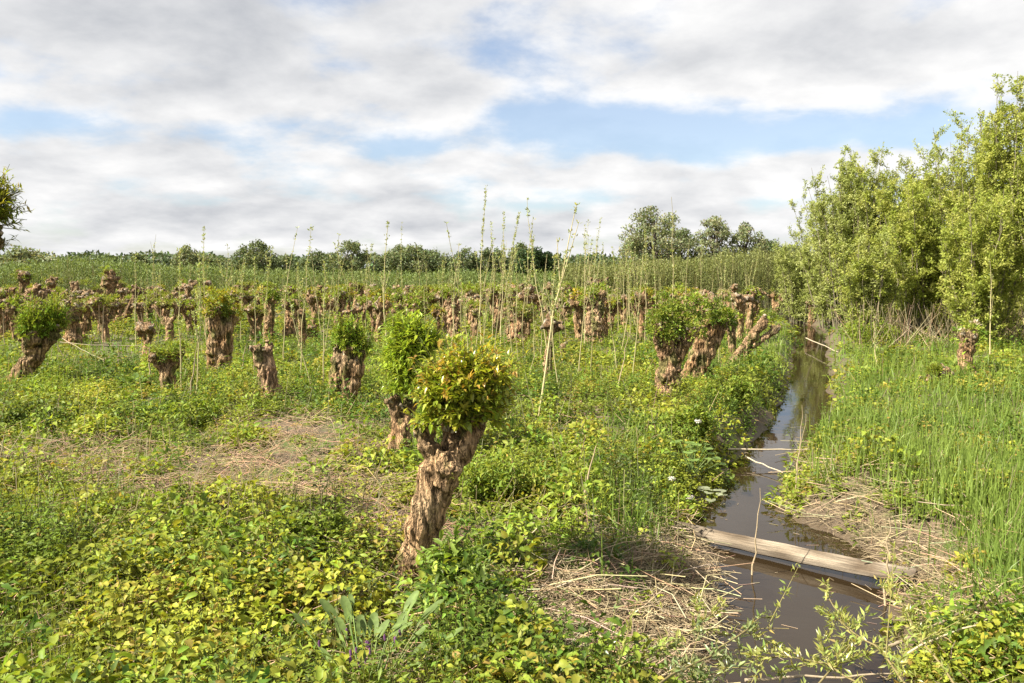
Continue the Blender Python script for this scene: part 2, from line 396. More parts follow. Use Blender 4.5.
G_BRIGHT = (.27, .34, .045); G_MID = (.23, .27, .04); G_YEL = (.38, .33, .035); G_RED = (.30, .16, .05); G_OLIVE = (.24, .24, .06)
def make_crown(blobs, parent, n_shoot, shoot_len, leaf_l, leaf_w, pal, tips=None, lod=1, up=.5, per=14, mat=None, seed=1, name="crown", low=-.45):
    """blobs (x,y,z,rx,rz): shoots grow out of each blob's core and carry leaves"""
    g = Geo(); tot = sum(b[3] ** 2 for b in blobs)
    for (x, y, z, rx, rz) in blobs:
        n = max(4, int(n_shoot * rx * rx / tot)); d = randdir(n * 3); d = d[d[:, 2] > low][:n]; n = len(d)
        d[:, 2] += up * .5; d = unit(d); ce = np.array([x, y, z])
        inner = ce + d * np.array([rx, rx, rz]) * rng.uniform(.15, .45, (n, 1))
        ln = rng.uniform(.6, 1.15, (n, 1)) * shoot_len
        dirs = unit(d + np.array([0, 0, up]) + rng.normal(0, .18, (n, 3)))
        outer = ce + d * np.array([rx, rx, rz]) * (rng.uniform(.5, 1.08, (n, 1))) + dirs * ln * .35 * np.where(rng.random((n, 1)) < .16, 2.6, 1.0)
        sticks(g, inner, outer, .004, .002, jit((.2, .17, .06), n))
        t = rng.uniform(.15, 1.02, (n, per)); t.sort(axis=1)
        P = inner[:, None] + (outer - inner)[:, None] * t[..., None]
        ax = np.repeat(unit(outer - inner)[:, None], per, 1)
        side = randdir(n * per).reshape(n, per, 3)
        D = unit(ax * .55 + side * .8 + np.array([0, 0, .12])); N = unit(np.cross(D, np.cross(np.array([0, 0, 1.]) + .5 * side, D)))
        L = leaf_l * rng.uniform(.6, 1.15, (n, per)) * (1.1 - .45 * t)
        pi = rng.integers(0, len(pal), n); C = np.array(pal)[pi][:, None].repeat(per, 1)
        C = C * rng.normal(1, .15, (n, per, 1)).clip(.6, 1.5) * rng.normal(1, .06, (n, per, 3))
        if tips is not None:
            w = (sstep(.75, 1.0, t) * (rng.random((n, 1)) < .45))[..., None]; C = C * (1 - w) + np.array(tips) * w * rng.uniform(.8, 1.2, (n, per, 1))
        leaves(g, P.reshape(-1, 3), D.reshape(-1, 3), N.reshape(-1, 3), L.ravel(), (L * leaf_w / leaf_l).ravel(), C.reshape(-1, 3), lod=lod, droop=.12)
    return g.build(name, mat or M_LEAF, parent)

def tufts(heads, parent, pal, per_head, rt_, leaf=.045, n_leaf=38, top=None, tips=None, lod=0, zmin=-.35):
    g = Geo()
    for (x, y, z, r) in [h[:4] for h in heads]:
        d = randdir(per_head * 3); d = d[d[:, 2] > zmin][:per_head]
        for q in d:
            c = np.array([x, y, z]) + q * r * rng.uniform(.95, 1.4); 
            if top is not None and q[2] > .2: c[2] += (top - z - r) * q[2] * rng.uniform(.2, .85)
            n = int(n_leaf * rng.uniform(.5, 1.5)); tr = rt_ * rng.uniform(.5, 1.25); dd = unit(randdir(n) + q * .5 + np.array([0, 0, .5])); P = c + dd * tr * rng.uniform(.1, 1, (n, 1))
            D = unit(dd + randdir(n) * .6); L = leaf * rng.uniform(.6, 1.3, n); pc = np.array(pal[rng.integers(len(pal))])
            if tips is not None and rng.random() < .25: pc = np.array(tips)
            leaves(g, P, D, unit(randdir(n) + np.array([0, 0, .8])), L, L * .42, jit(pc, n, .16), lod=lod)
    return g.build("crown", M_LEAF, parent)

pollard_spots = []
def pollard(bx, by, hx, hy, hw, tw, ctop, label, crown='bright', nhead=1, n_limb=1, tone=BROWN, vox=.022, stubs=12, cov=1.0, group="pollard willows on the near ground",
            dens=1.0, base_split=False, lichen=.3, seed=None, z0=None, cw=None, tips=None, per=12):
    seed = seed if seed is not None else int(bx * 3 + by)
    random.seed(seed)
    p = gp(bx, by); Y = p[1]; s = Y / FPX / cp; tw = tw * .88
    p[2] = float(ground(p[0], p[1])) if z0 is None else z0
    rt = empty("pollard_willow", (p[0], p[1], p[2])); tag(rt, label, "pollard willow", group)
    top = at_depth(hx, hy, Y) - p
    HW = hw * s; TW = tw * s / 2; hr = HW / 2
    limbs, heads = [], []
    if nhead == 1:
        heads.append((top[0], top[1], top[2], hr * .72, stubs))
        limbs.append([(0, 0, -.25, TW * 1.25), (random.uniform(-.3, .3) * TW, 0, .1, TW * 1.08), (top[0] * .45 + random.uniform(-.5, .5) * TW, random.uniform(-.5, .5) * TW, top[2] * .5, TW * .95), (top[0], top[1], top[2], min(hr * .75, TW * 1.1))])
    else:
        for k in range(nhead):
            f = (k + .5) / nhead * 2 - 1; hxk = top[0] + f * hr * .72; hz = top[2] + random.uniform(-.5, .5) * hr * .5; hy_ = random.uniform(-.4, .4) * hr; r = hr * .95 / nhead ** .6 * random.uniform(.55, .72)
            heads.append((hxk, hy_, hz, r, max(5, stubs // nhead)))
            sx = f * TW * (.8 if base_split else .25); fk = .15 if base_split else .55
            tr = TW * (.62 if base_split else 1.0)
            limbs.append([(sx, 0, -.25, tr * 1.2), (sx, 0, .06, tr * 1.0), (top[0] * fk + sx, 0, top[2] * fk, tr * (.95 if base_split else .85)), (hxk * .75 + sx * .25, hy_ * .6, top[2] * .8, TW * .55), (hxk, hy_, hz, r * .7)])
    near = vox
    make_trunk(limbs, heads, near, tone=tone, lichen=lichen, seed=seed, parent=rt)
    if crown:
        ct = at_depth(hx, ctop, Y)[2] - p[2]; lod = 1 if Y < 22 else 0
        lf = .075 if Y < 14 else .085
        pal = {'bright': [G_BRIGHT, (.18, .28, .04), G_MID], 'mid': [G_MID, G_BRIGHT, (.13, .18, .03)], 'yellow': [G_YEL, (.22, .24, .03), (.15, .19, .03)], 'olive': [G_OLIVE, G_MID, (.15, .17, .05)]}[crown]
        bl = []
        cwid = (cw * s / 2) if cw else hr
        if nhead == 1: bl = [(top[0], top[1], (ct + top[2]) / 2, cwid * .95, max((ct - top[2]) / 2, .12))]
        else:
            for h in heads: bl.append((h[0], h[1], h[2] + h[3] * .4, max(h[3] * 1.25, cwid * .5), max(ct - h[2] - h[3] * .3, h[3]) * .8))
        if not (crown == 'bright' and cov >= 1):
            r0 = max(hr * .5, .09)
            tufts([(h[0], h[1], h[2], h[3] * 1.05) for h in heads] if nhead > 1 else [(top[0], top[1], top[2], hr * .8)], rt, pal, int((40 if nhead == 1 else 24 + 14 / nhead) * cov * (1.5 if Y < 14 else 1)) + 2, r0 * .55, leaf=.055 if Y < 16 else .08,
                  n_leaf=34 if Y < 16 else 20, top=ct, tips=tips, lod=lod)
            pollard_spots.append((p[0], p[1], HW)); return rt
        area = sum(b[3] ** 2 for b in bl)
        n = int(min(500, max(60, area / .04 * 95 * cov * dens)))
        make_crown(bl, rt, n, .24, lf * 1.3, .034, [tuple(1.15 * c_ for c_ in q_) for q_ in pal], lod=lod, per=per, tips=tips, low=-.35 if cov > .7 else 0.05, mat=M_LEAF)
    pollard_spots.append((p[0], p[1], HW))
    return rt

# --- main willow, modelled by hand
p = gp(413, 572); Ym = p[1]; s = Ym / FPX
gz = float(ground(p[0], p[1]))
def loc(px, py, dy=0.0):
    q = at_depth(px, py, Ym + dy); return (q[0] - p[0], dy, q[2] - gz)
def L4(px, py, w, dy=0.0): return loc(px, py, dy) + (w * s / 2,)
rt = empty("pollard_willow", (p[0], p[1], gz)); tag(rt, "large leaning pollard with rugged furrowed trunk and rust-tipped leafy crown, in front of all others", "pollard willow", "pollard willows on the near ground")
limbs = [[L4(410, 605, 50), L4(413, 578, 36), L4(419, 540, 32), L4(426, 505, 34), L4(434, 478, 32, .02), L4(434, 458, 25), L4(426, 444, 20), L4(422, 434, 18)],
         [L4(418, 600, 34, .03), L4(424, 545, 24, .05), L4(437, 500, 26, .04), L4(450, 470, 26), L4(463, 448, 25, -.02), L4(472, 430, 24)],
         [L4(440, 485, 26, -.06), L4(448, 468, 26, -.09), L4(446, 452, 18, -.06)],
         [L4(452, 455, 24, .1), L4(455, 425, 26, .12)]]
heads = [loc(425, 432) + (.08, 9), loc(448, 424, .05) + (.11, 9), loc(472, 422, -.02) + (.115, 12), loc(458, 412, .12) + (.11, 6)]
make_trunk(limbs, heads, .0115, tone=(.24, .165, .105), lichen=.35, seed=3, parent=rt)
main_blobs = [loc(462, 402, 0) + (.33, .28), loc(440, 402, -.05) + (.2, .2), loc(484, 392, 0) + (.21, .25), loc(468, 382, .05) + (.27, .2), loc(430, 424, -.02) + (.12, .1), loc(482, 418, -.05) + (.2, .17), loc(455, 424, -.1) + (.16, .12)]
make_crown(main_blobs, rt, 440, .2, .10, .040, [(.34, .38, .04), (.25, .32, .035), (.40, .41, .06), (.28, .34, .05)], tips=(.42, .26, .05), per=11, mat=M_SHINY, up=.6, low=-.6)
make_crown([loc(464, 398, 0) + (.42, .34), loc(452, 408, -.1) + (.32, .28)], rt, 100, .28, .10, .036, [(.32, .37, .04), (.38, .36, .05)], tips=(.44, .26, .05), per=12, mat=M_SHINY, up=1.1, low=-.2, name="long_shoots")
# leafy sprig on the trunk
make_crown([loc(446, 475, -.12) + (.06, .08)], rt, 14, .05, .05, .016, [(.2, .2, .04), G_MID], per=7, mat=M_SHINY, name="sprig")
pollard_spots.append((p[0], p[1], .9))

# --- second willow behind
pollard(398, 462, 402, 408, 42, 26, 318, "shorter pollard with tall bright green tuft close behind the large leaning one", 'bright', nhead=2, vox=.016, stubs=14, cov=0, tone=(.2, .13, .08))
rt2 = [o for o in col.objects if o.name.startswith("pollard_willow")][-1]
for ch in list(rt2.children):
    if ch.name.startswith("crown"): bpy.data.objects.remove(ch)
Y2 = gp(398, 462)[1]; b2 = np.array(rt2.location)
bl = []
for (x, y, w) in ((402, 395, 34), (416, 392, 30), (402, 380, 40), (412, 360, 52), (408, 340, 40), (430, 350, 26), (392, 365, 26)):
    q = at_depth(x, y, Y2) - b2; bl.append((q[0], rng.uniform(-.08, .08), q[2], w * Y2 / FPX / 2 * 1.15, w * Y2 / FPX / 2 * 1.05))
make_crown(bl, rt2, 520, .26, .13, .036, [(.32, .41, .05), (.38, .47, .06), (.26, .34, .045)], per=12, up=.95, mat=M_SHINY, low=-.4)

# --- hand-placed ones:   bx, by, hx, hy, headw, trunkw, crowntop
pollard(343, 401, 350, 352, 42, 33, 306, "sturdy two-stemmed pollard with round bright green tuft beside a bare stump", 'bright', nhead=3, base_split=True, vox=.018, cw=42, lichen=.1)
pollard(272, 401, 263, 352, 28, 23, 0, "bare pinkish pollard stump without any leaves, split at its top", None, nhead=2, vox=.017, tone=(.27, .18, .13), stubs=8, lichen=.1)
pollard(218, 374, 222, 312, 34, 28, 282, "tall double-trunked pollard with a yellow-green cap and orange lichened foot", 'yellow', nhead=2, base_split=True, vox=.02, cw=42, lichen=.6)
pollard(169, 394, 166, 357, 42, 16, 346, "low crooked pollard with wide knobbly head and stakes around it", 'mid', nhead=3, vox=.018, tone=(.2, .135, .085), lichen=.5, cov=.35, stubs=24)
pollard(20, 384, 44, 336, 44, 23, 290, "dark pollard leaning over with spiky lime green tuft near the photo edge", 'bright', nhead=2, vox=.016, tone=(.17, .12, .075), lichen=.4, cw=56, per=13)
pollard(72, 346, 68, 312, 30, 18, 296, "straight brown pollard partly hidden behind the leaning lime-tufted one", 'olive', nhead=1, vox=.025, cov=.5)
pollard(6, 335, 6, 293, 30, 13, 284, "knobbly pollard cut by the photo edge above two thin stakes", 'olive', nhead=2, vox=.025, cov=.3, tone=(.24, .15, .1))
pollard(33, 335, 40, 293, 40, 17, 284, "broad flat-headed bare pollard above the lime green tuft", None, nhead=3, vox=.025, stubs=24, tone=(.26, .18, .12))
pollard(24, 312, 24, 276, 18, 10, 269, "small dark pollard wearing a rounded green cap, above the flat-headed one", 'mid', nhead=1, vox=.03, tone=DARK)
pollard(52, 318, 52, 282, 16, 9, 276, "small round-headed brown pollard before the osiers", 'olive', nhead=1, vox=.03, cov=.4)
pollard(73, 318, 74, 284, 15, 9, 0, "forked bare pollard with one arm higher than the other", None, nhead=2, vox=.03, tone=(.24, .17, .11))
pollard(108, 318, 110, 278, 19, 15, 266, "thick-necked pollard with green mossy top standing taller than its row", 'mid', nhead=1, vox=.028, cov=.7)
pollard(268, 342, 270, 300, 18, 12, 290, "slim upright pollard with a leafy cap behind the bare stump", 'mid', nhead=2, vox=.025, cw=26)
pollard(290, 338, 291, 303, 22, 14, 294, "pollard with small green tufts beside a slim upright one", 'mid', nhead=2, vox=.025, cov=.5)
pollard(302, 352, 301, 312, 10, 9, 0, "thin bare post-like pollard with a pale cut top", None, nhead=1, vox=.025)
pollard(312, 340, 312, 331, 16, 14, 310, "squat round brown stump with a wisp of green on top", 'mid', nhead=1, vox=.025, cov=.5)
pollard(340, 332, 338, 298, 24, 12, 287, "dark forked pollard with yellowish green cap behind the round bright tuft", 'yellow', nhead=2, vox=.028, tone=DARK)
pollard(376, 325, 376, 300, 14, 10, 288, "small dark pollard with yellow-green cap beside a tall pale rod", 'yellow', nhead=1, vox=.03, tone=DARK)
pollard(412, 335, 412, 306, 46, 18, 288, "wide spreading leafy pollard head above the tall bright green tuft", 'mid', nhead=4, vox=.025, cov=.8, stubs=20, cw=50)
pollard(455, 338, 454, 304, 24, 17, 0, "bare thick pollard with pale gnarled crown of stubs above the rust-tipped willow", None, nhead=3, vox=.022, stubs=26, tone=(.3, .2, .14))
pollard(516, 346, 520, 312, 34, 18, 298, "broad ragged pollard with two dark hollows between the tall rods", 'olive', nhead=3, vox=.022, cov=.35, stubs=20, tone=(.26, .17, .11))
pollard(508, 344, 509, 326, 10, 7, 0, "short slanting bare stump at the foot of the broad ragged pollard", None, nhead=1, vox=.022, stubs=4)
pollard(567, 324, 567, 292, 17, 11, 284, "slim straight pollard with small round green cap", 'mid', nhead=1, vox=.026, cov=.8, tone=(.26, .19, .13))
pollard(594, 345, 595, 298, 32, 20, 286, "stout pollard column with flat green moss-like cap", 'mid', nhead=2, vox=.022, cov=.9, tone=(.27, .19, .13), cw=38)
pollard(562, 356, 563, 346, 8, 7, 0, "tiny bare brown stump in the nettles near a leaning stake", None, nhead=1, vox=.02, stubs=4, tone=(.28, .17, .11))
pollard(666, 398, 674, 330, 58, 25, 286, "massive thick-headed pollard full of green sprouts beside the ditch", 'mid', nhead=4, vox=.018, stubs=34, cov=.9, lichen=.2, tone=(.24, .16, .11), cw=66, tips=(.2, .24, .04))
pollard(690, 386, 716, 324, 40, 24, 299, "strongly leaning twin-stemmed pollard with leafy head, touching the massive one", 'mid', nhead=3, base_split=True, vox=.018, stubs=20, cov=.8, cw=48)
pollard(752, 322, 750, 302, 26, 12, 289, "leafy round-headed pollard on the ditch bank behind a bare forked one", 'olive', nhead=2, vox=.026, cov=.7)
pollard(774, 314, 778, 297, 22, 8, 290, "small slanting pollard with brown knobs at the far ditch bank", 'olive', nhead=2, vox=.026, cov=.3)
pollard(812, 318, 813, 303, 16, 8, 0, "dark bare knob of a pollard against the willow thicket across the ditch", None, nhead=2, vox=.026, tone=DARK, stubs=20)
pollard(967, 376, 969, 338, 24, 17, 322, "lone straight mossy-barked pollard on the grassy bank across the ditch", 'bright', nhead=1, vox=.018, cov=.5, tone=(.2, .13, .08), tips=(.5, .42, .3))

# forked bare leaning one by the ditch
def hand_pollard(base, limbs_px, heads_px, label, vox=.018, tone=BROWN, seed=9, blobs=None, lichen=.3):
    q0 = gp(*base); Y = q0[1]; q0[2] = float(ground(q0[0], q0[1])); ss = Y / FPX
    r = empty("pollard_willow", tuple(q0)); tag(r, label, "pollard willow", "pollard willows on the near ground")
    def f(px, py): q = at_depth(px, py, Y) - q0; return (q[0], 0.0, q[2])
    make_trunk([[f(a, b) + (w * ss / 2,) for a, b, w in L] for L in limbs_px], [f(a, b) + (w * ss / 2, n) for a, b, w, n in heads_px], vox, tone=tone, seed=seed, lichen=lichen, parent=r)
    if blobs: make_crown([f(a, b) + (w * ss / 2, w * ss / 2 * .8) for a, b, w in blobs], r, 110, .1, .08, .02, [G_MID, G_BRIGHT], per=9, lod=0)
    pollard_spots.append((q0[0], q0[1], .5)); return r
hand_pollard((733, 368), [[(729, 374, 14), (740, 352, 10), (752, 337, 10), (764, 322, 10)], [(736, 366, 10), (748, 349, 8), (760, 340, 7), (776, 330, 8)]], [(764, 320, 9, 6), (776, 328, 8, 5)],
             "bare twin-armed pollard leaning far out towards the ditch", seed=12, tone=(.27, .19, .125))
hand_pollard((90, 326), [[(91, 332, 11), (92, 315, 9), (88, 304, 8), (90, 296, 9)], [(92, 318, 8), (98, 303, 8), (96, 294, 8)], [(98, 302, 7), (106, 314, 7), (118, 322, 7), (128, 314, 7), (134, 300, 7), (137, 292, 8)]],
             [(88, 294, 12, 7), (97, 293, 10, 6), (137, 291, 11, 6)], "dark contorted pollard with one long limb sagging sideways like an elbow", tone=DARK, seed=13, blobs=[(97, 290, 16), (86, 284, 16)], vox=.024)
# dead-leaved low clump beside the lone pollard
hand_pollard((940, 386), [[(940, 392, 12), (942, 380, 12)], [(928, 392, 10), (926, 380, 9)]], [(944, 374, 16, 18), (927, 380, 11, 10)], "low dead-looking stump of brown knobs in the grass beside the lone mossy pollard", seed=15, vox=.02, blobs=[(934, 372, 20)])
# tall willow at the photo's edge
q0 = gp(-75, 560); Y = q0[1]; q0[2] = 0; ss = Y / FPX
r = empty("pollard_willow", tuple(q0)); tag(r, "tall near pollard whose leafy tuft juts in against the sky at the photo edge", "pollard willow", "pollard willows on the near ground")
def f(px, py): q = at_depth(px, py, Y) - q0; return (q[0], 0.0, q[2])
make_trunk([[f(-75, 600) + (.17,), f(-70, 480) + (.14,), f(-50, 380) + (.13,), f(-38, 300) + (.12,), f(-24, 258) + (.12,)]], [f(-28, 250) + (.17, 14), f(-8, 240) + (.09, 8)], .02, tone=DARK, seed=21, parent=r)
make_crown([f(-22, 214) + (.27, .25), f(-8, 226) + (.17, .19), f(-10, 204) + (.15, .16), f(-14, 246) + (.13, .1)], r, 230, .24, .09, .025, [(.27, .29, .04), (.32, .32, .045), (.18, .22, .03)], tips=(.34, .25, .05), per=12, mat=M_SHINY, low=-.5)
# ------------------------------------------------------------------ far pollards: prototypes + copies
far_protos = []
kinds = [('bare', None, 2, "bare brown pollard with pale stubs"), ('forked', None, 3, "wide three-knobbed bare pollard"), ('green', 'mid', 2, "pollard with a thin green cap"),
         ('yellow', 'yellow', 1, "pollard with yellowish sprouts"), ('leafy', 'olive', 3, "broad olive-leaved pollard"), ('dark', None, 1, "dark narrow-headed pollard")]
for i, (k, cr, nh, desc) in enumerate(kinds):
    for v in range(2):
        bm_ = []
        random.seed(100 + i * 3 + v)
        r = empty("pollard_willow", (0, 0, 0))
        H = random.uniform(1.05, 1.3); heads = []; limbs = []
        for h in range(nh):
            fx = ((h + .5) / nh * 2 - 1) * .17 * nh; hh = H + random.uniform(-.12, .12); hr = random.uniform(.13, .17) if nh > 1 else .19
            heads.append((fx, random.uniform(-.1, .1), hh, hr * 1.12, 13)); limbs.append([(0, 0, -.25, .12), (random.uniform(-.09, .09), 0, H * .5, .095), (fx * .8, 0, H * .75, .07), (fx, 0, hh, .09)])
        make_trunk(limbs, heads, .034, tone=[(.27, .185, .115), (.29, .2, .13), (.25, .17, .11), BROWN, (.26, .18, .12), (.17, .115, .075)][i], seed=50 + i * 2 + v, parent=r)
        if cr:
            pal = {'mid': [G_MID, G_BRIGHT], 'yellow': [G_YEL, G_MID], 'olive': [G_OLIVE, G_MID]}[cr]
            tufts(heads, r, pal, 14, .1, leaf=.09, n_leaf=18, zmin=-.1)
        far_protos.append([r, desc, False])
marks = [(-120, 90, "under the bush hump"), (90, 230, "under the slender treetop"), (230, 330, "under the dark pointed trees"), (330, 460, "under the long dark wood"),
         (460, 600, "under the round dark tree"), (600, 700, "under the tallest far tree"), (700, 800, "under trees nearest the thicket")]
dist_words = [(0, 24, "in nearer rows"), (24, 33, "in middle rows"), (33, 90, "in farthest rows")]
random.seed(5)
cnt = 0; tries = 0
rows_y = [15.5, 18, 20.5, 23, 25.5, 28, 31, 34, 37, 40, 43.5, 47]
while cnt < 255 and tries < 40000:
    tries += 1
    Y = random.choice(rows_y) + random.uniform(-.5, .5); px = random.uniform(-60, 800)
    if Y < 22 and random.random() < .4: continue
    x = (px - 512) / FPX * Y
    aL, aR = bank_a(np.array(x), np.array(Y))
    if aL < 1.2: continue
    if any((x - a) ** 2 + (Y - b) ** 2 < (.75 + w * .2) ** 2 for a, b, w in pollard_spots): continue
    if Y < 24:  # keep the look of hand placed ones clear
        if any(abs(px - (512 + a / b * FPX)) < 12 and Y < b for a, b, w in pollard_spots): continue
    pr = random.choices(far_protos, weights=[1.5, 1.5, 1.5, 1.5, 2.2, 2.2, 1.6, 1.6, 2, 2, 1.2, 1.2])[0]
    r = pr[0] if not pr[2] else copy_tree(pr[0]); pr[2] = True
    z = float(ground(x, Y)); r.location = (x, Y, z); r.rotation_euler = (random.uniform(-.12, .12), random.uniform(-.16, .16), random.uniform(0, 6.28)); sc = random.uniform(.78, 1.12); r.scale = (sc, sc, sc * random.uniform(.9, 1.1))
    zone = [m[2] for m in marks if m[0] <= px < m[1] or m is marks[-1]][0]; dw = [d[2] for d in dist_words if d[0] <= Y < d[1]][0]
    tag(r, f"{pr[1]} {dw} {zone}", "pollard willow", f"pollards {dw} {zone}")
    pollard_spots.append((x, Y, .5)); cnt += 1

# ------------------------------------------------------------------ rods
def rod_mesh(H, lean, curve, r0, leafy, seedv, lod=1, start=.45, col_=(.36, .31, .15), fork=True):
    """returns root-less meshes (stem geo, leaf geo)"""
    st, lf = Geo(), Geo(); k = 9; t = np.linspace(0, 1, k)
    P = np.stack([lean[0] * t + curve[0] * np.sin(t * math.pi) , lean[1] * t + curve[1] * np.sin(t * math.pi), t * H], 1)
    P[1:-1, :2] += rng.normal(0, .012, (k - 2, 2))
    cst = lerp3(np.array(col_), np.array((.25, .27, .09)), .0)[None] * np.linspace(1.0, .85, k)[:, None]
    tube(st, P, r0 * (1 - .75 * t), cst, sides=5)
    br = [(P, t)]
    if fork:
        for q in range(rng.integers(1, 4)):
            a = rng.uniform(.4, .8); b = P[int(a * (k - 1))]; d = np.array([rng.normal(0, .16), rng.normal(0, .16), 1.0]) * H * rng.uniform(.12, .32)
            B = b + np.linspace(0, 1, 4)[:, None] * d; tube(st, B, r0 * np.array([.45, .4, .3, .2]), np.array(col_) * .9, sides=4); br.append((B, None))
    n = int(leafy * H * 15)
    for (Q, tt) in br:
        m = n if tt is not None else max(6, n // 4)
        if leafy <= 0: continue
        u = np.sort(start + (1 - start) * rng.random(m) ** .75) if tt is not None else rng.random(m)
        idx = u * (len(Q) - 1); i0 = np.minimum(idx.astype(int), len(Q) - 2); fr = (idx - i0)[:, None]
        c = Q[i0] * (1 - fr) + Q[i0 + 1] * fr
        # small tufts of leaves
        nl = 4; c = np.repeat(c, nl, 0) + rng.normal(0, .014, (m * nl, 3)); d = randdir(m * nl); d[:, 2] = np.abs(d[:, 2]) * .8 + .35
        L = rng.uniform(.03, .062, m * nl)
        leaves(lf, c, unit(d), randdir(m * nl), L * 1.15, L * .5, jit((.34, .37, .14), m * nl), lod=0)
    return st, lf
def put_rod(base, top, r0, leafy, label, group=None, cat="willow rod", name="willow_rod", col_=(.50, .43, .22), start=.45, dy=0.0, fork=True):
    b = gp(*base); Y = b[1]; b[2] = float(ground(b[0], b[1])) - .03
    T = at_depth(top[0], top[1], Y) - b; H = T[2]
    r = empty(name, tuple(b)); tag(r, label, cat, group)
    st, lf = rod_mesh(H, (T[0], dy), (rng.normal(0, .03) * H * .5, 0), r0, leafy, 0, start=start, col_=col_, fork=fork)
    st.build("stem", M_TWIG, r)
    if lf.v: lf.build("foliage", M_LEAF, r)
    return r
GR = "tall willow rods among the pollards"
rods = [((207, 345), (204, 226), .011, .7, "thin rod with wispy top rising behind the yellow-capped double pollard"),
        ((300, 384), (311, 228), .012, .4, "bare-stemmed tall rod rising behind the leafless stump's neighbours"),
        ((300, 340), (297, 262), .010, 1.0, "leafy rod beside the thin post-like pollard"),
        ((322, 392), (324, 262), .014, .9, "upright rod with thick pale stem right of the squat round stump"),
        ((313, 395), (285, 285), .010, .5, "rod slanting over beside the thick pale-stemmed one"),
        ((360, 335), (334, 242), .010, .5, "backward-slanting thin rod behind the round bright tuft"),
        ((366, 340), (372, 244), .010, .7, "thin rod with a dense tip beside the dark yellow-capped pollard"),
        ((390, 366), (388, 222), .020, .5, "thickest pale rod with forked leafy tip, over the bright green tuft"),
        ((408, 330), (402, 221), .009, .4, "slender rod beside the thickest forked one"),
        ((358, 320), (351, 254), .009, .5, "short thin rod above the round bright tuft"),
        ((443, 335), (443, 260), .009, 1.2, "short rod bearing dense leaf tufts beside the bare thick pollard"),
        ((481, 352), (486, 187), .017, .8, "very tall rod with twin leafy spires, highest of all"),
        ((492, 345), (491, 222), .011, .5, "thin straight rod next to the very tall twin-spired one"),
        ((500, 352), (504, 212), .014, .7, "tall rod crossing its bent neighbour above the broad ragged pollard"),
        ((498, 340), (519, 213), .012, 1.4, "bent rod with thick leafy tip over the broad ragged pollard"),
        ((513, 348), (515, 246), .010, .9, "straight leafy rod in front of the broad ragged pollard"),
        ((524, 346), (534, 235), .011, .9, "curving rod with forked leafy tip"),
        ((553, 372), (527, 198), .015, .35, "long bare rod leaning back and crossing a second long rod"),
        ((538, 418), (577, 203), .017, .35, "longest slanting rod crossing the leaning bare one"),
        ((560, 396), (559, 240), .009, .5, "thin vertical rod at the crossing of two long rods"),
        ((584, 354), (585, 226), .012, .5, "straight rod in front of the stout flat-capped pollard"),
        ((590, 330), (601, 218), .011, .5, "fine rod rising behind the stout flat-capped pollard"),
        ((567, 322), (581, 254), .010, .8, "slanting shoot growing by the small round-capped pollard"),
        ((604, 330), (603, 243), .010, .9, "leafy rod just right of the stout flat-capped pollard"),
        ((618, 335), (612, 247), .010, 1.2, "leafy rod halfway from the stout pollard to the massive one"),
        ((630, 338), (631, 250), .010, 1.5, "densely leafed rod with several tips, beside the massive pollard"),
        ((645, 345), (645, 230), .012, 1.4, "tall densely leafed rod directly behind the massive pollard"),
        ((656, 330), (652, 228), .013, 1.0, "tall forked rod over the massive pollard's crown"),
        ((660, 330), (661, 256), .009, .6, "pale thin rod over the massive pollard's crown"),
        ((700, 330), (701, 240), .010, .4, "pale bare rod above the leaning twin-stemmed pollard"),
        ((726, 325), (727, 255), .010, .6, "whitish rod beside the leaning twin-stemmed pollard's leafy head"),
        ((743, 322), (760, 247), .009, .7, "slanting rod over the leafy round-headed pollard"),
        ((182, 395), (180, 250), .012, 1.1, "leafy rod just behind the low crooked pollard"),
        ((196, 398), (199, 255), .013, 1.3, "densely leafed rod between low crooked and double-trunked pollards"),
        ((240, 345), (245, 262), .010, .9, "leafy rod just behind the yellow-capped pollard"),
        ((256, 355), (254, 256), .011, 1.2, "leafy rod with tufted stem over the bare pink stump"),
        ((262, 352), (272, 250), .010, .9, "slanting leafy rod over the bare pink stump"),
        ((136, 352), (136, 254), .015, .3, "straight dark-tipped pole-like rod beside the contorted pollard"),
        ((470, 425), (468, 350), .010, .2, "short brownish rod rising beside the rust-tipped crown"),
        ((990, 358), (990, 262), .016, .2, "pale pole-like rod against the thicket beside the lone pollard"),
        ((957, 345), (955, 285), .012, .6, "thin rod in front of the thicket behind the lone pollard"),
        ((876, 368), (874, 318), .013, .1, "short pale rod in front of the thicket on the grassy bank")]
for b, t, r0, lf, lab in rods: put_rod(b, t, r0 * 1.1, lf * 1.15, lab, GR)
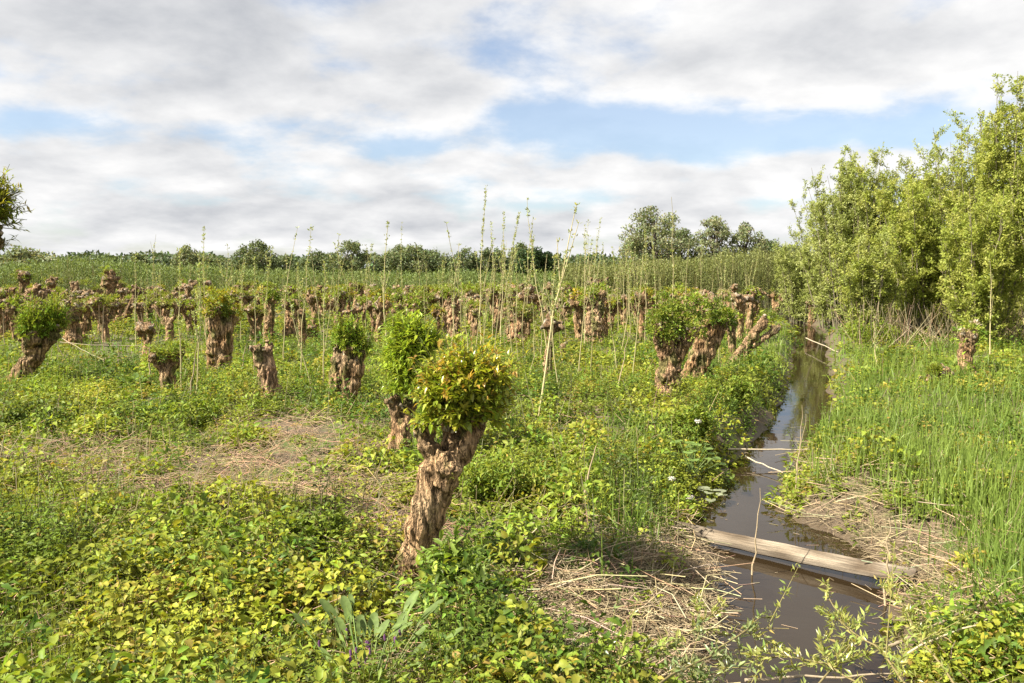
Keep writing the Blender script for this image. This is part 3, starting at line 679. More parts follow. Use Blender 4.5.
# bare stakes
ST = "bare sticks and stakes standing in the undergrowth"
stakes = [((617, 400), (628, 332), .014, "pale bare stake leaning in the nettles before the stout flat-capped pollard"), ((188, 408), (198, 336), .018, "thick leaning stake in front of the double-trunked pollard"),
          ((151, 388), (150, 342), .022, "stout light stake at the flank of the low crooked pollard"), ((181, 382), (181, 332), .02, "notched stake touching the low crooked pollard's head"),
          ((241, 372), (247, 338), .018, "short slanting stake near the double-trunked pollard's foot"), ((254, 388), (254, 356), .02, "short dark stake beside the bare pink stump"),
          ((147, 352), (141, 312), .016, "leaning pale stake beneath the sagging limb"), ((104, 370), (104, 305), .014, "upright thin stake beneath the sagging limb of the contorted pollard"),
          ((100, 345), (99, 305), .016, "pale short stake under the contorted pollard"), ((86, 362), (86, 348), .014, "very short peg in the dead stems"),
          ((118, 368), (119, 346), .014, "short peg behind the thin upright stake"), ((97, 358), (97, 345), .012, "small peg near the thin upright stake"),
          ((51, 368), (51, 346), .014, "stake right behind the leaning dark trunk"), ((47, 372), (49, 350), .012, "slanting stake right behind the leaning dark trunk"), ((57, 372), (57, 340), .012, "thin stick beside the leaning dark trunk"),
          ((5, 350), (3, 312), .014, "thin stake cut close to the photo edge"), ((580, 520), (596, 446), .016, "brown broken stick standing among the herbs below the ditch-side nettles"),
          ((888, 560), (889, 518), .012, "short white stick standing in the reed litter by the board"), ((755, 534), (760, 488), .010, "thin pale stick standing behind the board in the water"),
          ((797, 470), (802, 405), .008, "dry reed stem standing on the bank by the water"), ((793, 462), (806, 414), .007, "second dry reed stem leaning beside the taller one"),
          ((416, 375), (417, 350), .014, "pale stick close beside the tall bright green tuft"), ((540, 368), (541, 322), .012, "straight thin stake between the ragged and stout pollards")]
for b, t, r0, lab in stakes:
    z = -.0
    put_rod(b, t, r0, 0, lab, ST, cat="stake", name="wooden_stake", col_=(.40, .31, .19), fork=False)
# far rods
protos = []
for i in range(10):
    r = empty("willow_rod", (0, 0, 0)); H = rng.uniform(2.2, 3.6)
    st, lf = rod_mesh(H, (rng.normal(0, .22), rng.normal(0, .2)), (rng.normal(0, .14), 0), .0135, rng.uniform(.12, .6), 0, start=.45)
    st.build("stem", M_TWIG, r); lf.build("foliage", M_LEAF, r); protos.append([r, False])
random.seed(77); k = 0; tries = 0
while k < 120 and tries < 5000:
    tries += 1
    Y = random.uniform(15, 46); px = random.gauss(600, 130) if random.random() < .6 else random.uniform(120, 800)
    if px < 90 or px > 800: continue
    x = (px - 512) / FPX * Y; aL, aR = bank_a(np.array(x), np.array(Y))
    if aL < 1: continue
    pr = random.choice(protos); r = pr[0] if not pr[1] else copy_tree(pr[0]); pr[1] = True
    sc = random.uniform(.6, 1.08); r.location = (x, Y, float(ground(x, Y)) - .05); r.rotation_euler = (0, 0, random.uniform(0, 6.28)); r.scale = (sc * 1.1, sc * 1.1, sc)
    zone = [m[2] for m in marks if m[0] <= px < m[1] or m is marks[-1]][0]; dw = [d[2] for d in dist_words if d[0] <= Y < d[1]][0]
    tag(r, f"thin leafy rod {dw} of pollards {zone}", "willow rod", f"willow rods {dw} {zone}"); k += 1

# ------------------------------------------------------------------ trees beyond
def far_tree(px, top_py, w_px, Y, label, pal, dens=1.0, open_=.0, leaf=.34, trunk_col=(.14, .115, .09), cyf=.58, group="trees on the horizon", bottom=None, name="tree"):
    x = (px - 512) / FPX * Y; T = at_depth(px, top_py, Y)[2]; Wd = w_px * Y / FPX / 2 * 1.32
    r = empty(name, (x, Y, 0)); tag(r, label, "tree", group)
    g = Geo(); tr = Geo(); nl = rng.integers(5, 9)
    tube(tr, [(0, 0, -.2), (rng.normal(0, .2), 0, T * .3), (rng.normal(0, .4), 0, T * .6), (rng.normal(0, .3), 0, T * .85)], [T * .028, T * .022, T * .013, T * .004], trunk_col, sides=7)
    cl = []; nc = int(60 + 20 * dens)
    for i in range(nc):
        d = randdir(1)[0]; rr = rng.uniform(.35, 1) ** .6; hgt = T * (cyf + (1 - cyf) * .86 * d[2] * rr)
        if d[2] < 0: hgt = T * cyf + d[2] * rr * T * (cyf - .22)
        c = np.array([d[0] * Wd * rr * (1.0 - .35 * max(0, d[2])), d[1] * Wd * rr * .8, hgt]); cl.append((c, rng.uniform(.07, .2) * Wd + .25))
        st = np.array([0, 0, max(T * .2, c[2] - T * rng.uniform(.15, .3))])
        if i % 2 == 0: tube(tr, [st, (st + c) / 2 + rng.normal(0, .15, 3), c], [T * .009, T * .006, T * .003], trunk_col, sides=4, cap=False)
    for c, cr in cl:
        n = int(max(26, 19 * dens * (cr / leaf) ** 2)); d = randdir(n); rad = rng.uniform(.35, 1.05, (n, 1)) ** .7
        P = c + d * rad * cr * np.array([1, 1, .85]); pc = np.array(pal[rng.integers(len(pal))])
        leaves(g, P, unit(randdir(n) + np.array([0, 0, -.2])), unit(d + randdir(n) * .6), leaf * rng.uniform(.6, 1.2, n), leaf * .6 * rng.uniform(.6, 1.2, n), jit(pc, n, .2), lod=0)
    tr.build("trunk", M_BARK, r); g.build("crown", M_FAR, r)
    return r
TG = [(.17, .195, .085), (.19, .21, .095), (.14, .17, .07)]; DG = [(.12, .15, .065), (.14, .17, .07)]; SG = [(.24, .255, .14), (.21, .235, .12), (.26, .27, .15)]  # horizon tree greens, lightened so distance haze sits in the leaf colour
ft = [(656, 199, 58, 105, "tallest far tree with open feathery crown beyond the osiers", SG + TG, .7), (680, 222, 30, 110, "low dense tree leaning on the tallest far tree", TG, .8),
      (712, 211, 32, 108, "pale domed willow between two gaps of sky on the horizon", SG, .9), (745, 218, 30, 108, "ragged two-tipped tree right of the pale domed willow", TG + SG, .8),
      (768, 234, 30, 112, "dark round tree at the end of the tall far trees", DG, .8), (790, 241, 26, 118, "small dark tree where far wood meets the thicket", DG, .7), (634, 236, 26, 110, "bushy dark green tree left of the tallest far tree", DG, .8),
      (261, 236, 26, 110, "pointed bright-sided tree of the dark pair", TG + DG, .8), (246, 243, 22, 112, "blunter tree of the dark pair", DG, .8), (285, 252, 26, 114, "low tree running on from the dark pair", DG, .7),
      (319, 250, 26, 118, "small dark round tree standing apart with sky on both sides", DG, .8), (352, 238, 28, 108, "rounded dark tree above the round bright tuft", DG + TG, .9), (335, 250, 18, 112, "little tree clinging to the rounded dark tree", DG, .7),
      (410, 243, 50, 112, "broad bushy hump of the long dark wood", DG + TG, 1.0), (390, 253, 30, 110, "low shoulder at the start of the long dark wood", DG, .8), (428, 247, 30, 114, "second rounded top of the long dark wood", DG, .8), (447, 253, 26, 116, "low top between two humps of the long dark wood", DG, .8),
      (464, 246, 24, 112, "taller knob of the long dark wood", DG, .8), (484, 244, 20, 115, "slim dark tree of the long dark wood", DG, .8), (500, 246, 18, 118, "twin slim tree of the long dark wood", DG, .8), (521, 238, 22, 108, "pointed tree behind the dense dark round tree", TG + DG, .8),
      (534, 245, 34, 100, "dense dark round tree standing before the far wood", [(.03, .055, .018), (.045, .075, .022)], 1.4), (553, 256, 26, 112, "low tree right of the dense dark round tree", DG, .8),
      (190, 243, 24, 100, "slender pale treetop above the osiers", SG + TG, .8), (207, 253, 34, 105, "low brownish dome beside the slender pale treetop", TG, .8), (222, 258, 22, 120, "tiny bluish tree in the gap by the dark pair", DG, .7),
      (141, 251, 18, 100, "small twin-tipped treetop above the osiers", TG, .7), (30, 247, 50, 70, "rounded bush hump rising above the osiers", SG + TG, .9), (-40, 250, 60, 85, "bush hump at the photo edge", TG, .8),
      (584, 255, 26, 115, "low tree in the far wood left of the bushy dark green one", DG, .7), (606, 258, 26, 112, "lowest tree in the far wood left of the bushy dark green one", DG, .7)]
for i, (px, ty, w, Y, lab, pal, dn) in enumerate(ft): far_tree(px, ty, w, Y, lab, pal, dn)

# distant low wood (one mass)
g = Geo(); n = 42000
px = rng.uniform(-260, 1250, n); Y = rng.uniform(118, 135, n); x = (px - 512) / FPX * Y
top = 2.2 + (15 + 7 * (fbm(px / 45, px * 0, 3) - .4) + 5 * (vnoise(px / 12, px * 0, 8) - .5)) / FPX * 125
z = top * rng.random(n) ** .6
leaves(g, np.stack([x, Y, z], 1), randdir(n), unit(randdir(n) + np.array([0, -1, .5])), rng.uniform(.4, .8, n), rng.uniform(.3, .5, n), jit((.08, .11, .045), n, .22), lod=0)
tag(g.build("distant_woods", M_FAR), "low far-off dark green wood filling the horizon behind the osier band", "wood", kind="stuff")

# osier band: dense young willow shoots
g = Geo()
def band(x_range, y0, y1, top_fn, n, leafs, c1, c2, stems, pxstem=True):
    px = rng.uniform(*x_range, n); Y = y0 + (y1 - y0) * rng.random(n) ** 1.3; x = (px - 512) / FPX * Y
    topz = top_fn(px, x, Y); spike = (vnoise(x * 2.2, Y * 1.4, 21) ** 2) * .55
    T = topz * (.86 + .14 * vnoise(x * .7, Y * .6, 4)) + spike
    z = T * (.12 + .88 * rng.random(n) ** .65)
    mixv = vnoise(x * .5, Y * .3, 31)[:, None] * .7 + rng.random((n, 1)) * .3; C = np.array(c1) * (1 - mixv) + np.array(c2) * mixv
    d = randdir(n) * .7; d[:, 2] += .8
    L = leafs * rng.uniform(.6, 1.25, n); leaves(g, np.stack([x, Y, z], 1), unit(d), unit(randdir(n) + np.array([0, 0, .3])), L, L * .34, C * rng.normal(1, .16, (n, 1)).clip(.5, 1.5), lod=0)
    px = rng.uniform(*x_range, stems); Y = y0 + (y1 - y0) * rng.random(stems) ** 1.5; x = (px - 512) / FPX * Y
    T = top_fn(px, x, Y) * rng.uniform(.75, 1.05, stems) ; A = np.stack([x, Y, x * 0], 1); B = A + np.stack([rng.normal(0, .15, stems), rng.normal(0, .15, stems), T], 1)
    sticks(g, A, B, .022, .008, jit((.20, .20, .08), stems))
def topA(px, x, Y):  # photo top line about y=250..262
    yy_ = 269 - 8 * np.exp(-((px - 70) / 90) ** 2) + 3 * (vnoise(px / 40, px * 0, 2) - .5) + 5 * sstep(200, 300, px) - 6 * sstep(560, 640, px) - 6 * sstep(640, 720, px)
    return 2.2 + (272 - yy_) / FPX * 56 + (Y - 56) * .01
band((-200, 820), 50, 60, topA, 90000, .19, (.12, .175, .045), (.19, .225, .07), 2600)
tag(g.build("osier_foliage", M_FAR), "dense green band of young osier shoots behind the pollard rows", "osier bed", kind="stuff")
g = Geo()
band((560, 830), 44, 49, lambda px, x, Y: 2.2 + (272 - (264 - 14 * sstep(600, 800, px))) / FPX * 47, 30000, .15, (.16, .18, .05), (.2, .21, .07), 700)
tag(g.build("pale_osier_foliage", M_FAR), "paler stemmy osier stand before the tallest far trees, joining the thicket", "osier bed", kind="stuff")

# ------------------------------------------------------------------ willow thicket across the ditch
def thicket_tree(px, top_py, Y, spread_px, label, nst, nleaf, pal, seed, leaf=.085, low=.12):
    x = (px - 512) / FPX * Y; T = at_depth(px, top_py, Y)[2]; Wd = spread_px * Y / FPX / 2
    r = empty("willow_tree", (x, Y, float(ground(x, Y)))); tag(r, label, "willow tree", "willow thicket across the ditch")
    st, g = Geo(), Geo(); segs = []
    for i in range(nst):
        a = rng.uniform(0, 6.28); rr = rng.uniform(.1, 1) ** .7; h = T * (rng.uniform(.62, 1.0) if rr > .35 else rng.uniform(.85, 1.02)) * (1 - .1 * rr) * (1.07 if rng.random() < .2 else 1)
        e = np.array([math.cos(a) * Wd * rr, math.sin(a) * Wd * rr * .8, h]); b0 = np.array([math.cos(a) * .35 * Wd * rr, math.sin(a) * .3 * Wd * rr, -.1])
        m = b0 * .45 + e * .55; m[:2] += rng.normal(0, .12, 2) - (e[:2] - b0[:2]) * .12
        tt = np.linspace(0, 1, 8)[:, None]; P = b0 * (1 - tt) ** 2 + 2 * m * tt * (1 - tt) + e * tt ** 2; P[1:-1] += rng.normal(0, .03, (6, 3))
        tube(st, P, np.linspace(.022 + .002 * T, .005, 8), np.array((.17, .145, .095)) * rng.uniform(.8, 1.3), sides=5, cap=False)
        for q in range(14):
            f = rng.uniform(.04, .98); i0 = min(int(f * 7), 6); b = P[i0] + (P[i0 + 1] - P[i0]) * (f * 7 - i0)
            d = unit(np.array([rng.normal(0, .7), rng.normal(0, .7), rng.uniform(.35, 1.4)])); l = rng.uniform(.35, 1.0) * (1.15 - .6 * f) * T / 7 * 1.25
            segs.append((b, b + d * l, 1))
    A = np.array([s_[0] for s_ in segs]); B = np.array([s_[1] for s_ in segs]); sticks(st, A, B, .009, .003, jit((.19, .17, .09), len(A)))
    # secondary twigs
    n2 = len(A) * 2; k = rng.integers(0, len(A), n2); f = rng.random((n2, 1)); A2 = A[k] + (B[k] - A[k]) * f; B2 = A2 + unit(rng.normal(0, .6, (n2, 3)) + np.array([0, 0, .5])) * rng.uniform(.2, .5, (n2, 1)); sticks(g, A2, B2, .004, .002, jit((.2, .2, .08), n2))
    AA = np.concatenate([A, A2]); BB = np.concatenate([B, B2])
    k = rng.integers(0, len(AA), nleaf); f = rng.uniform(.1, 1.05, (nleaf, 1)); P = AA[k] + (BB[k] - AA[k]) * f + rng.normal(0, .035, (nleaf, 3))
    keep = P[:, 2] > T * low; P = P[keep]; k = k[keep]; n = len(P)
    d = unit(unit(BB[k] - AA[k]) * .4 + randdir(n) + np.array([0, 0, .05])); pc = np.array(pal)[(k * 7) % len(pal)]
    L = leaf * rng.uniform(.6, 1.3, n); leaves(g, P, d, unit(randdir(n) + np.array([0, 0, .6])), L, L * .42, pc * rng.normal(1, .18, (n, 1)).clip(.5, 1.6), lod=0)
    st.build("trunk", M_TWIG, r); g.build("crown", M_PALE, r); return r
PT = [(.37, .41, .13), (.44, .46, .17), (.31, .35, .09)]; PY = [(.37, .41, .08), (.43, .44, .11), (.3, .35, .065)]
th = [(838, 180, 33, 74, "silvery willow at the ditch end of the thicket", 26, 15000, PT), (852, 150, 32, 80, "tall twiggy silvery willow rising second from the ditch end", 26, 17000, PT), (893, 158, 31, 80, "domed pale willow in the middle of the thicket", 26, 17000, PT + PY),
      (925, 172, 27, 76, "lower yellow-green willow between domed and tallest willows", 24, 16000, PY), (962, 120, 29, 74, "tall open-topped willow beside the tallest one", 26, 15000, PY + PT), (1000, 84, 27, 84, "tallest willow of the thicket with thin airy top", 30, 19000, PY),
      (1050, 78, 26, 90, "big willow cut off by the photo edge", 28, 17000, PY), (985, 190, 23, 70, "small bright green willow in front of the tallest", 20, 12000, PY), (868, 232, 26, 56, "low bushy willow at the front of the thicket", 18, 9000, PT + PY),
      (800, 228, 40, 44, "small outlying willow where the thicket meets the pale osiers", 16, 8000, PT), (1090, 150, 22, 80, "shadowy willow just past the photo edge", 18, 8000, PY)]
for i, t in enumerate(th): thicket_tree(t[0], t[1], t[2], t[3] * 1.3, t[4], int(t[5] * 1.6), int(t[6] * 3.4), t[7], i, leaf=.098 if t[2] > 26 else .088, low=.05)
# inner brush behind/in thicket: dense dead stems and shade growth
g = Geo(); n = 2200
px = rng.uniform(800, 1180, n); Y = rng.uniform(22.5, 34, n); x = (px - 512) / FPX * Y; ok = bank_a(x, Y)[1] > .8; x = x[ok]; Y = Y[ok]; n = len(x)
A = np.stack([x, Y, ground(x, Y) - .05], 1); B = A + np.stack([rng.normal(0, .35, n), rng.normal(0, .3, n), rng.uniform(.5, 1.5, n)], 1); sticks(g, A, B, .011, .004, jit((.34, .27, .16), n, .3))
tag(g.build("thicket_dead_stems_litter", M_STRAW), "tangle of dry upright stems under the willow thicket", "dry stems", kind="stuff")

# ------------------------------------------------------------------ zones (defined on the ground)
def blob(px, py, cx, cy, rx, ry): return np.exp(-(((px - cx) / rx) ** 2 + ((py - cy) / ry) ** 2))
def zone_brown(px, py):
    b = 0
    for q in ((190, 476, 120, 24), (320, 455, 90, 24), (270, 490, 120, 16), (15, 462, 40, 14), (390, 525, 45, 22), (90, 460, 70, 12), (300, 430, 60, 10), (110, 352, 60, 10), (430, 560, 30, 14)): b = b + blob(px, py, *q)
    return np.clip(b * 1.2, 0, 1)
def zone_straw(px, py):
    b = 0
    for q in ((580, 598, 90, 42), (690, 560, 60, 36), (660, 625, 95, 55), (620, 675, 95, 40), (845, 510, 64, 40), (900, 550, 68, 30), (990, 620, 60, 24), (800, 440, 12, 30), (740, 620, 30, 60), (930, 575, 40, 20), (840, 360, 14, 18)): b = b + blob(px, py, *q)
    return np.clip(b, 0, 1)
def zone_reed(px, py): return np.clip(blob(px, py, 960, 470, 140, 90) + blob(px, py, 900, 420, 90, 60) + blob(px, py, 635, 505, 30, 55) + blob(px, py, 1010, 560, 50, 60) + blob(px, py, 760, 350, 60, 25)+ blob(px, py, 830, 330, 60, 18), 0, 1)
def zone_grass(px, py): return np.clip(blob(px, py, 30, 560, 110, 110) + .8 * blob(px, py, 240, 520, 80, 40) + blob(px, py, 60, 680, 90, 50), 0, 1)
def zone_yellow(px, py): return np.clip(blob(px, py, 240, 620, 190, 80) + blob(px, py, 950, 670, 90, 25), 0, 1)

def scatter(n, y0, y1, wide=.78, power=1.0):
    """points on the ground, thinning with distance"""
    u = rng.random(n); Y = 1 / (1 / y0 + (1 / y1 - 1 / y0) * u); x = rng.uniform(-wide, wide, n) * Y * 1.0
    return x, Y
def veg_mask(x, Y, margin=.12):
    aL, aR = bank_a(x, Y); a = np.maximum(aL, aR); return a, a > margin

# herbs / nettles
def herbs(g, x, Y, h, K, leafL, ratio, C, lod, spread=.5, stemc=(.1, .12, .03)):
    n = len(x); z = ground(x, Y); base = np.stack([x, Y, z - .02], 1); lean = np.stack([rng.normal(0, .35, n), rng.normal(0, .35, n), np.ones(n)], 1); top = base + lean * h[:, None]
    sticks(g, base, top, .004, .002, np.broadcast_to(stemc, (n, 3)))
    t = (np.arange(K) + rng.random((n, K))) / K; t = .12 + .9 * t; a = np.arange(K)[None] * 2.4 + rng.random((n, 1)) * 6.28 + rng.normal(0, .4, (n, K))
    P = base[:, None] + (top - base)[:, None] * t[..., None]; el = rng.uniform(-.15, .55, (n, K)) + .35 * (t - .5)
    D = np.stack([np.cos(a) * np.cos(el), np.sin(a) * np.cos(el), np.sin(el)], -1); N = unit(np.array([0, 0, 1.]) + rng.normal(0, .42, (n, K, 3)))
    L = leafL[:, None] * rng.uniform(.65, 1.2, (n, K)) * (1.15 - .6 * t); P = P + D * (L * spread * rng.uniform(.1, 1, (n, K)))[..., None]
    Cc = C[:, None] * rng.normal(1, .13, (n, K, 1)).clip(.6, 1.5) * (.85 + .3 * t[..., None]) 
    leaves(g, P.reshape(-1, 3), D.reshape(-1, 3), N.reshape(-1, 3), L.ravel(), (L * ratio).ravel(), Cc.reshape(-1, 3), lod=lod, droop=.25)
def patch_col(x, Y, px, py, yel=None):
    n = len(x); v = fbm(x * .9, Y * .9, 41)[:, None]; w = fbm(x * 3, Y * 3, 47, 2)[:, None]
    v = sstep(.25, .75, v); c = np.array((.085, .135, .02)) * (1 - v) + np.array((.25, .275, .035)) * v
    c = c * (.6 + .85 * w); zy = (zone_yellow(px, py) * .8)[:, None]
    c = c * (1 - zy) + np.array((.32, .32, .035)) * zy
    warm = (rng.random((n, 1)) < .05 + .1 * zy); c = np.where(warm, np.array((.30, .21, .05)), c)
    return c * rng.normal(1, .14, (n, 1)).clip(.6, 1.5)
def heightmap(x, Y): return np.minimum(1.45, _hm(x, Y))
def _hm(x, Y): return .12 + 1.75 * sstep(.25, .85, fbm(x * 1.5, Y * 1.5, 67, 2)) * .6 + .95 * fbm(x * .8, Y * .8, 61) ** 1.2 * (0.7 + .6 * fbm(x * 2.7, Y * 2.7, 63, 2))

for name, y0, y1, n, K, lod, hh, lab in (("bramble_undergrowth", 3.0, 7.2, 9500, 12, 2, .22, "yellow-green bramble and nettle leaves covering the near ground"),
                                ("nettle_undergrowth", 7.2, 14, 17000, 14, 1, .22, "leafy green herbs and nettles around the near pollards"),
                                ("herb_undergrowth", 14, 28, 16000, 11, 0, .24, "green herbs between the pollard rows"),
                                ("low_undergrowth", 28, 75, 11000, 8, 0, .4, "low far green growth under the distant pollards")):
    g = Geo(); x, Y = scatter(n, y0, y1); a, ok = veg_mask(x, Y, -.02); x, Y, a = x[ok], Y[ok], a[ok]; z = ground(x, Y); px, py = proj(x, Y, z)
    zb, zs, zr, zg = zone_brown(px, py), zone_straw(px, py), zone_reed(px, py), zone_grass(px, py)
    nz = fbm(x * 1.7, Y * 1.7, 71)
    keep = (1 - .92 * zs) * (1 - .93 * zb * (nz > .36)) * (1 - .55 * zr) * (1 - .5 * zg) * sstep(-.12, .2, a) * np.clip(-.75 + 2.8 * fbm(x * 2.3, Y * 2.3, 75, 3), .1, 1)
    k = rng.random(len(x)) < keep * 1.15; x, Y, a, px, py = x[k], Y[k], a[k], px[k], py[k]; m = len(x)
    h = hh * heightmap(x, Y) * rng.uniform(.6, 1.25, m) * (.6 + .4 * sstep(0, .6, a)); h *= (1 - .4 * zone_brown(px, py))
    bank = blob(px, py, 715, 420, 70, 40); h *= 1 + .5 * bank
    h *= 1 - .75 * np.clip(blob(px, py, 410, 590, 34, 24) + blob(px, py, 372, 700, 60, 40), 0, 1)
    fine = .55 + .9 * fbm(x * .7 + 30, Y * .7, 121, 2)
    big = (1 + (Y > 14) * .35 + (Y > 28) * .9) * fine
    C = patch_col(x, Y, px, py)
    if lod == 2:
        t3 = rng.random(m) < .6 * (.4 + zone_yellow(px, py))
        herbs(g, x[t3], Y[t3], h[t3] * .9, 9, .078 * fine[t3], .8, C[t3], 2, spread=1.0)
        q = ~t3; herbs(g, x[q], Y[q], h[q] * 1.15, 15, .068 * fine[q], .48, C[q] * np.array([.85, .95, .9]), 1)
    else:
        q = rng.random(m) < .5
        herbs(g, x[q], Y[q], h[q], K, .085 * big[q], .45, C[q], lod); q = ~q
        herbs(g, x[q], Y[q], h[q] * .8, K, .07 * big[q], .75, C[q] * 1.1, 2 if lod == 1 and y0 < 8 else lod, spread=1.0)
    tag(g.build(name, M_LEAF), lab, "undergrowth", kind="stuff")

# mounds of weeds of several kinds
KINDS = [((.09, .15, .02), .085, .42, 1.25, 1), ((.27, .295, .035), .075, .8, .75, 2), ((.15, .21, .03), .055, .35, 1.0, 1), ((.21, .27, .035), .095, .5, .9, 2), ((.11, .14, .04), .05, .5, .8, 1), ((.31, .29, .045), .06, .7, .7, 2)]
for name, y0, y1, nm, per, lod, sc, lab in (("broad_leaved_undergrowth", 3.2, 8, 330, 190, 2, .9, "mounds of broad bramble leaves and nettles in the near ground"), ("mounded_undergrowth", 8, 16, 520, 130, 1, 1.0, "rounded mounds of nettle and bramble among the pollards"),
                                        ("tufted_undergrowth", 16, 30, 620, 70, 0, 1.45, "leafy tufts between the middle pollard rows"), ("far_tufted_undergrowth", 30, 60, 520, 40, 0, 2.4, "leafy tufts among the distant pollards")):
    g = Geo(); x, Y = scatter(nm, y0, y1); a, ok = veg_mask(x, Y, .02); x, Y, a = x[ok], Y[ok], a[ok]; px, py = proj(x, Y, ground(x, Y))
    keep = (1 - .93 * zone_straw(px, py)) * (1 - .88 * zone_brown(px, py)) * (1 - .6 * zone_reed(px, py)) * (1 - .75 * zone_grass(px, py)) * (1 - np.clip(blob(px, py, 408, 600, 44, 36) + blob(px, py, 372, 700, 70, 50), 0, 1)); k = rng.random(len(x)) < keep
    for X0, Y0, a0, yl in zip(x[k], Y[k], a[k], zone_yellow(px, py)[k]):
        pk = rng.integers(0, 6) if rng.random() > .6 * yl else rng.choice([1, 5, 3]); cc, ll, ra, hs, lo = KINDS[pk]; R0 = rng.uniform(.14, .42) * min(1, .5 + a0); Hh = rng.uniform(.2, .62) * hs * min(1, .4 + a0)
        m = int(per * (R0 / .3) ** 1.6 * rng.uniform(.7, 1.1) * (.085 / ll) ** .8) + 6; th = rng.random(m) * 6.28; rr = rng.random(m) ** .5; zz_ = rng.random(m) ** .55
        P = np.stack([X0 + np.cos(th) * rr * R0, Y0 + np.sin(th) * rr * R0, np.zeros(m)], 1); P[:, 2] = ground(P[:, 0], P[:, 1]) + Hh * (1 - .75 * rr ** 2) * (.15 + .85 * zz_) * rng.uniform(.8, 1.2, m)
        out_ = np.stack([np.cos(th), np.sin(th), rng.uniform(-.3, .7, m)], 1); D = unit(out_ + randdir(m) * .8); N = unit(np.array([0, 0, 1.]) + out_ * .35 + rng.normal(0, .35, (m, 3)))
        L = ll * sc * rng.uniform(.55, 1.2, m); C = jit(cc, m, .15) * rng.normal(1, .12)
        leaves(g, P, D, N, L, L * ra, C, lod=min(lod, lo), droop=.25)
        ns = max(3, m // 12); A = P[:ns].copy(); A[:, 2] = ground(A[:, 0], A[:, 1]); A[:, 0] = X0 + (A[:, 0] - X0) * .4; sticks(g, A, P[:ns], .004, .002, np.broadcast_to((.18, .17, .05), (ns, 3)))
    tag(g.build(name, M_LEAF), lab, "undergrowth", kind="stuff")

# stands of tall nettles
g = Geo(); x, Y = scatter(9000, 3.6, 26); a, ok = veg_mask(x, Y, .15); x, Y = x[ok], Y[ok]; px, py = proj(x, Y, ground(x, Y))
k = (rng.random(len(x)) < sstep(.58, .7, fbm(x * .9 + 7, Y * .9, 131, 3))) & (rng.random(len(x)) > zone_straw(px, py)) & (rng.random(len(x)) > 1.3 * blob(px, py, 408, 610, 60, 60)) & (rng.random(len(x)) > zone_reed(px, py) * .8) & (rng.random(len(x)) > 1.5 * zone_brown(px, py)); x, Y = x[k], Y[k]; m = len(x)
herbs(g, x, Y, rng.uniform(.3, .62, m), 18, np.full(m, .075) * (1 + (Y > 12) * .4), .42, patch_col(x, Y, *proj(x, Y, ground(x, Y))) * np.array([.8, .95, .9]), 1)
tag(g.build("tall_nettle_undergrowth", M_LEAF), "taller stands of upright stinging nettles in the field", "undergrowth", kind="stuff")

# grass blades
def blades(g, x, Y, H, w, C, lean=.25, seg=3):
    n = len(x); z = ground(x, Y) - .02; a = rng.random(n) * 6.28; l = np.abs(rng.normal(0, lean, n)) * H; dx = np.cos(a) * l; dy = np.sin(a) * l
    fa = rng.random(n) * 3.14; sx = np.cos(fa) * w / 2; sy = np.sin(fa) * w / 2; vs = []
    for i in range(seg + 1):
        t = i / seg; cx = x + dx * t ** 1.8; cy = Y + dy * t ** 1.8; cz = z + H * (t - .18 * t ** 3 * (l / H) * 3); ww = (1 - t ** 2) if i < seg else 0.03
        vs.append(np.stack([cx - sx * ww, cy - sy * ww, cz], 1)); vs.append(np.stack([cx + sx * ww, cy + sy * ww, cz], 1))
    v = np.stack(vs, 1); k = 2 * (seg + 1); base = np.array([[2 * i, 2 * i + 1, 2 * i + 3, 2 * i + 2] for i in range(seg)])
    g.add(v.reshape(-1, 3), (base[None] + (np.arange(n) * k)[:, None, None]).reshape(-1, 4), np.repeat(C, k, 0))
g = Geo()
x, Y = scatter(110000, 3, 14); a, ok = veg_mask(x, Y); x, Y = x[ok], Y[ok]; px, py = proj(x, Y, ground(x, Y)); zg = zone_grass(px, py)
k = rng.random(len(x)) < (.045 + .9 * zg) * (1 - .8 * zone_straw(px, py)) * (fbm(x * 2.1, Y * 2.1, 81) * 1.5); x, Y = x[k], Y[k]; n = len(x)
mixc = fbm(x * 1.2, Y * 1.2, 83)[:, None]; C = (np.array((.2, .26, .03)) * (1 - mixc) + np.array((.34, .35, .06)) * mixc) * rng.normal(1, .15, (n, 1)).clip(.5, 1.5)
blades(g, x, Y, rng.uniform(.12, .34, n), .007, C, lean=.5)
x, Y = scatter(30000, 14, 60); a, ok = veg_mask(x, Y); x, Y = x[ok], Y[ok]; k = rng.random(len(x)) < fbm(x * .8, Y * .8, 85); x, Y = x[k], Y[k]; n = len(x)
blades(g, x, Y, rng.uniform(.2, .45, n), .014 + .0006 * Y, jit((.2, .27, .045), n), lean=.35, seg=2)
tag(g.build("grass", M_GRASS), "thin green grass growing through the herbs", "grass", kind="stuff")
